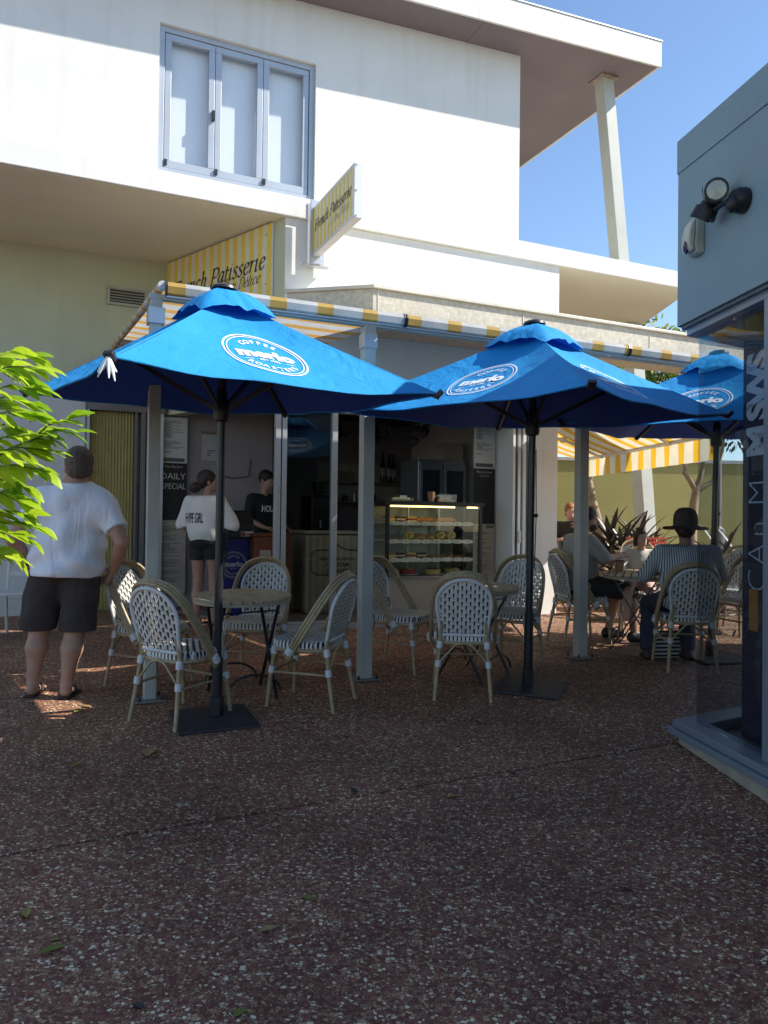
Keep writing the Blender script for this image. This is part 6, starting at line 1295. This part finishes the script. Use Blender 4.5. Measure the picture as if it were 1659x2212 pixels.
lf_dark = mat('leaf_deep_green', (.035,.075,.022), .45, .4, 3, trans=.25); lf_mid = mat('leaf_mid_green', (.1,.17,.03), .45, .4, 3, trans=.35); lf_yel = mat('leaf_yellow_green', (.3,.34,.04), .45, .3, 3, trans=.4)
def crown(mb, c, R, n, size, rnd, clumps):
    for _ in range(clumps):
        while True:
            q = Vector((rnd.uniform(-1,1), rnd.uniform(-1,1), rnd.uniform(-1,1)))
            if .2 < q.length < 1: break
        cc = Vector(c) + Vector((q.x*R[0], q.y*R[1], q.z*R[2])); rr = min(R)*rnd.uniform(.18,.34)
        for _ in range(n // clumps):
            v = Vector((rnd.gauss(0,1), rnd.gauss(0,1), rnd.gauss(0,1))).normalized()*rr*rnd.random()**.4; p = cc + v; d = (v.normalized() + Vector((rnd.uniform(-.6,.6), rnd.uniform(-.6,.6), rnd.uniform(-.5,.3)))).normalized()
            s = d.cross(Vector((rnd.uniform(-1,1), rnd.uniform(-1,1), rnd.uniform(-1,1)))).normalized(); L = size*rnd.uniform(.7,1.3); W = L*.42
            mb.add([p, p + d*L*.5 + s*W*.5, p + d*L, p + d*L*.5 - s*W*.5], [(0,1,2,3)])
rnd = random.Random(11)
for (x, y, top, R, lab, mts) in ((4.3,15.6,5.2,(1.5,1.2,1.2),'glossy yellow-green tree beyond the garden wall behind the leaning column', (lf_mid,lf_yel)), (6.0,16.5,4.2,(1.7,1.4,1.3),'tall dark green tree beyond the garden wall', (lf_dark,lf_mid)), (2.4,16.2,5.0,(1.4,1.2,1.4),'dark green tree beyond the wall by the shop pillar', (lf_dark,lf_mid)), (8.2,15.8,4.6,(1.8,1.3,1.4),'broad dark tree beyond the wall at its far end', (lf_dark,lf_dark))):
    tr = thing('courtyard_tree', lab, 'tree', (x, y, .7), 0); MB().tube([(0,0,-.1),(.05,.02,1.2),(-.05,0,2.2),(.1,.05,top-1.2)], [.12,.1,.08,.04], 10).part('trunk', bark2, tr)
    for k in range(5): a = k*1.3; MB().tube([(0,0,1.9+.2*k),(.4*math.cos(a),.4*math.sin(a),2.5+.2*k),(.9*math.cos(a),.8*math.sin(a),3.0+.25*k)], [.05,.03,.012], 6).part('limb', bark2, tr)
    for j, m_ in enumerate(mts):
        mb = MB(); crown(mb, (0,0,top - R[2]*.6), R, 2600, .15, rnd, 26); o = mb.part('crown', m_, tr, smooth=None, kind='stuff')
fl_leaf = leaf_mesh('frangipani_leaf', .26, .08, lf_mid)
def frangipani(base, pts, branches, lab):
    t = thing('frangipani_tree', lab, 'tree', base); b = Vector(base); mb = MB(); P = [Vector(p) - b for p in pts]; mb.tube(P, [.085 - .03*i/(len(P)-1) for i in range(len(P))], 12); mb.part('trunk', bark, t)
    rr = random.Random(len(lab)); ends = []
    for br in branches: Q = [Vector(p) - b for p in br]; MB().tube(Q, [.045,.04,.03], 10).part('branch', bark, t); ends.append(Q[-1])
    for e in ends:
        tip = e + Vector((rr.uniform(-.2,.2), rr.uniform(-.2,.2), .9)); MB().tube([e, e.lerp(tip,.5) + Vector((.05,0,0)), tip], [.03,.026,.02], 8).part('branch', bark, t)
        for k in range(14): a = k*2.4; inst('leaf', fl_leaf, t, orient(tip + Vector((0,0,-.01*k)), (math.cos(a), math.sin(a), .5 - .04*k), 0, 1.0))
frangipani((px(1303,1212,11.6).x, 11.6, gz(11.6)), [(px(1303,1212,11.6).x,11.6,gz(11.6)), px(1297,1150,11.6), px(1280,1085,11.6), px(1272,1040,11.6)], [(px(1272,1040,11.6), px(1268,1015,11.6), px(1262,985,11.6)), (px(1272,1040,11.6), px(1280,1010,11.6), px(1290,980,11.6))], 'thin leaning frangipani tree by the spiky plants')
frangipani((px(1496,1215,11.2).x, 11.2, gz(11.2)), [(px(1496,1215,11.2).x,11.2,gz(11.2)), px(1493,1150,11.2), px(1499,1090,11.2), px(1504,1055,11.2)], [(px(1502,1058,11.2), px(1490,1036,11.2), px(1478,1022,11.2)), (px(1503,1056,11.2), px(1512,1034,11.2), px(1518,1010,11.2)), (px(1502,1062,11.2), px(1520,1052,11.2), px(1540,1040,11.2))], 'stout branching frangipani tree behind the hat wearer')
sp_leaf = leaf_mesh('strap_leaf', .55, .07, mat('cordyline_leaf', (.05,.04,.032), .4, .4, 4, trans=.15), .5, .2, 5)
def rosette(x, y, z, n, s, lab, grp, seed):
    t = thing('spiky_plant', lab, 'plant', (x, y, gz(y)), 0, grp); r = random.Random(seed); MB().tube([(0,0,-.02),(0,0,z)], [.03,.02], 8).part('stem', bark2, t)
    for k in range(n): a = k*2.4; el = 1.25 - 1.25*k/n + r.uniform(-.1,.1); inst('leaf', sp_leaf, t, orient((0,0,z - .25*k/n), (math.cos(a)*math.cos(el), math.sin(a)*math.cos(el), math.sin(el)), r.uniform(-.3,.3), s*r.uniform(.8,1.15)))
for i, (xx, yy, zz, nn) in enumerate(((1318,1150,.8,26),(1345,1165,.72,26),(1378,1160,.75,24),(1332,1175,.5,24),(1400,1178,.5,20))): p = px(xx, 1190, 10.7 - .2*(i % 2)); rosette(p.x, p.y, zz, nn, 1.05, ['tall dark strap-leaved plant by the leaning frangipani trunk','dark strap-leaved plant between the toddler and the frangipani trunk','dark strap-leaved plant beside the leaning white column','low dark strap-leaved plant in front of the taller ones','low dark strap-leaved plant by the red crate'][i], 'spiky plants along the garden wall', i)
for i, xx in enumerate((1560, 1600)): p = px(xx, 1200, 9.6); rosette(p.x, p.y, .6, 18, 1.0, 'dark strap-leaved plant beyond the shop glass', 'plants beyond the glass', 20 + i)
# crate on a cabinet, service post
cbn = thing('garden_cabinet', 'beige low cabinet in front of the plants', 'cabinet', on_ground(px(1395,1190,9.7).x, 9.7), rad(10)); MB().box(-.3,.3,-.18,.2,.05,.72).part('body', pale_lam, cbn, smooth=None, bev=.008); MB().box(-.31,.31,-.2,.21,.722,.745).part('top', pale_lam, cbn, smooth=None)
for s in (-1,1): MB().box(s*.2-.03,s*.2+.03,-.15,.15,0.0,.049).part('foot', black_m, cbn, smooth=None)
rc = thing('red_crate', 'orange-red plastic crate on the beige cabinet', 'crate', Vector(on_ground(px(1395,1190,9.7).x, 9.7)) + Vector((0,0,.746)), rad(10)); rm = mat('crate_red', (.5,.06,.02), .45, .1)
for z in (0,.05,.1,.15): 
    mb = MB(); mb.box(-.2,.2,-.14,-.125,z,z+.022); mb.box(-.2,.2,.125,.14,z,z+.022); mb.box(-.2,-.185,-.125,.125,z,z+.022); mb.box(.185,.2,-.125,.125,z,z+.022); mb.part('rail', rm, rc, smooth=None)
for k in range(9): x = -.195 + k*.0475; MB().box(x-.005,x+.005,-.138,-.127,.0,.17).part('upright', rm, rc, smooth=None); MB().box(x-.005,x+.005,.127,.138,.0,.17).part('upright', rm, rc, smooth=None)
MB().box(-.185,.185,-.125,.125,0.001,.012).part('floor', rm, rc, smooth=None)
sp = px(1550,1150,11.4); spo = thing('service_post', 'grey stepped metal post against the garden wall', 'post', on_ground(sp.x, 11.4)); MB().lathe([(.1,0),(.1,.95),(.06,.98),(.055,1.0)], 18).part('lower_tube', mat('post_grey', (.22,.21,.2), .5, .15), spo); MB().lathe([(.052,1.0),(.052,2.4),(.0,2.42)], 16).part('upper_tube', MATS['post_grey'], spo)
# things on the diners' table
tz = gz(7.3) + .724
lb_ = thing('lunch_box', 'pink-lidded lunch box on the occupied table', 'lunch box', (2.53, 7.2, tz - .004), rad(20)); MB().box(-.08,.08,-.055,.055,.0,.055).part('box', mat('lunch_dark', (.08,.03,.04), .4, .1), lb_, smooth=None, bev=.012); MB().box(-.085,.085,-.06,.06,.0555,.07).part('lid', mat('lunch_pink', (.5,.05,.14), .35, .05), lb_, smooth=None, bev=.006)
ph_ = thing('phone', 'lilac phone leaning up behind the lunch box', 'phone', (2.63, 7.34, tz + .001), rad(25)); mb = MB(); mb.box(-.035,.035,-.004,.004,0,.14); o = mb.part('case', mat('phone_lilac', (.3,.16,.36), .35, .05), ph_, smooth=None, bev=.006); o.rotation_euler = (rad(-35),0,0); o2 = MB().box(-.031,.031,-.0055,-.0042,.006,.134).part('screen', black_m, ph_, smooth=None); o2.rotation_euler = (rad(-35),0,0)
cu_ = thing('coffee_cup', 'brown takeaway cup by the seated man', 'cup', (2.28, 7.42, tz + .001)); MB().lathe([(.03,0),(.042,.1)], 18).part('cup', MATS['kraft_paper'], cu_); MB().lathe([(.045,.1),(.045,.112),(.0,.114)], 18).part('lid', black_m, cu_)
bg_ = thing('striped_bag', 'black and white striped bag on the ground beneath the hat wearer', 'bag', on_ground(2.52, 6.95), rad(10)); bm_ = stripes('bag_stripes', (.5,.5,.47), (.02,.02,.02), 'Z', .035, .5, .8)
mb = MB(); mb.add([(-.14,-.05,.003),(.14,-.05,.003),(.14,.05,.003),(-.14,.05,.003),(-.17,-.04,.24),(.17,-.04,.24),(.17,.04,.24),(-.17,.04,.24)], [(0,3,2,1),(0,1,5,4),(1,2,6,5),(2,3,7,6),(3,0,4,7),(4,5,6,7)]); mb.part('body', bm_, bg_, smooth=None, bev=.01)
for s in (-1,1): MB().tube([(-.08,.03*s,.235),(-.06,.03*s,.34),(0,.03*s,.37),(.06,.03*s,.34),(.08,.03*s,.235)], .006, 6).part('handle', black_m, bg_)
# ---------------------------------------------------------------- sunlit shrub reaching in from the left
lf_b = [mat('leaf_bright_%d' % i, c, .3, .3, 9, trans=.5) for i, c in enumerate(((.42,.6,.025),(.52,.68,.04),(.28,.47,.025)))]
leafs = [leaf_mesh('leaflet', .1, .056, m, .3, .25) for m in lf_b]; rnd = random.Random(21)
sh_ = thing('leafy_shrub', 'bright green sunlit shrub with pinnate leaves beside the standing man', 'shrub', on_ground(-2.1, 3.05)); b0 = Vector(on_ground(-2.1, 3.05))
MB().tube([(0,0,-.05),(.05,.02,.7),(.02,.0,1.3),(.1,.03,1.9)], [.035,.03,.024,.01], 8).part('stem', bark2, sh_)
RA_ = [((-40,785),(70,768),3.0),((-40,815),(80,795),2.9),((-40,800),(60,822),3.1),((-40,850),(85,842),2.95),((-40,870),(60,872),3.05),((-40,905),(75,900),2.9),((-40,925),(55,935),3.1),((-40,960),(95,945),3.0),((60,958),(150,905),2.95),((70,950),(160,935),3.0),((-40,985),(110,975),2.95),((-40,975),(70,1000),3.1),((-40,1020),(95,1015),2.95),((-40,1040),(60,1055),3.05),((-40,1070),(40,1085),3.0),((-40,1120),(60,1112),2.95),((-40,1140),(85,1140),3.0),((-40,1160),(60,1165),3.1),((-40,1190),(30,1205),3.0),((-40,890),(20,885),3.15),((-40,1000),(20,1030),3.15),((-40,770),(20,790),3.1)]
cnt = 0
for (a, b, Z) in RA_:
    A, Bq = px(*a, Z + rnd.uniform(-.12,.05)), px(*b, Z); st = [Vector((.06,.01,.9 + .5*rnd.random())), (A - b0)*.5 + Vector((.0,0,.55)) , A - b0] if a[0] < 0 else [A - b0 - Vector((.12,0,.05)), A - b0]
    mid = A.lerp(Bq, .5) + Vector((0,0,.025)); P = st + [mid - b0, Bq - b0]; MB().tube(P, [.005]*(len(P)-2) + [.0035,.0015], 6).part('twig', mat('twig_green', (.12,.14,.03), .6, .2), sh_)
    n = 6 + int((Bq - A).length/.042)
    for k in range(n):
        if cnt > 295: break
        u = k/(n-1); p = (A.lerp(mid, u*2) if u < .5 else mid.lerp(Bq, u*2-1)) - b0; d = (Bq - A).normalized(); side = d.cross(Vector((0,0,1))).normalized()*(1 if k % 2 else -1)
        dr = d*(.8 + .5*u) + side*(.9 - .7*u)*rnd.uniform(.6,1.1) + Vector((0,0,rnd.uniform(-.75,.15)))
        inst('leaf', leafs[rnd.randrange(3)], sh_, orient(p, dr, rnd.uniform(-.7,.7), rnd.uniform(.75,1.15))); cnt += 1
# ---------------------------------------------------------------- fallen leaves on the paving
fcol = [mat('fallen_%d' % i, c, .6, .35, 18) for i, c in enumerate(((.3,.2,.08),(.16,.17,.03),(.28,.22,.05),(.05,.035,.03)))]
fm = [leaf_mesh('fallen_leaf_mesh', 1.0, .5, m, .3, .02) for m in fcol]
FL_ = [(-1.307,4.36,.16,0),(-1.621,4.064,.075,1),(-1.24,2.708,.07,2),(-1.012,2.498,.075,1),(-1.042,2.539,.035,1),(-.399,2.594,.06,0),(-.229,2.799,.06,1),(-.663,2.209,.05,3),(-.405,2.176,.06,1),(-1.94,5.164,.09,0),(-1.998,5.03,.1,1),(-.811,3.276,.035,1),(-.116,3.774,.06,3),(.375,3.755,.06,2),(.208,5.431,.05,1),(1.722,6.098,.08,3),(.695,4.018,.06,3),(1.322,4.792,.05,3),(.633,4.899,.08,3),(-1.45,2.2,.06,0),(.9,2.9,.05,3),(-.2,4.6,.05,3)]
lab_ = {0:'dry tan leaf lying on the paving', 1:'green-brown leaf lying on the paving', 2:'yellowish leaf lying on the paving', 3:'dark withered leaf lying on the paving'}
for i, (x, y, s, c) in enumerate(FL_):
    a = rnd.uniform(0, 6.28); o = inst('fallen_leaf', fm[c]); o.matrix_basis = Matrix.Translation((x, y, gz(y) + .003 + .03*s)) @ TILT @ Matrix.Rotation(a, 4, 'Z') @ Matrix.Rotation(rnd.uniform(-.15,.1), 4, 'Y') @ Matrix.Scale(s, 4); tag(o, lab_[c], 'leaf', ['dry leaves on the ground','greenish leaves on the ground','yellow leaves on the ground','dark leaves on the ground'][c])
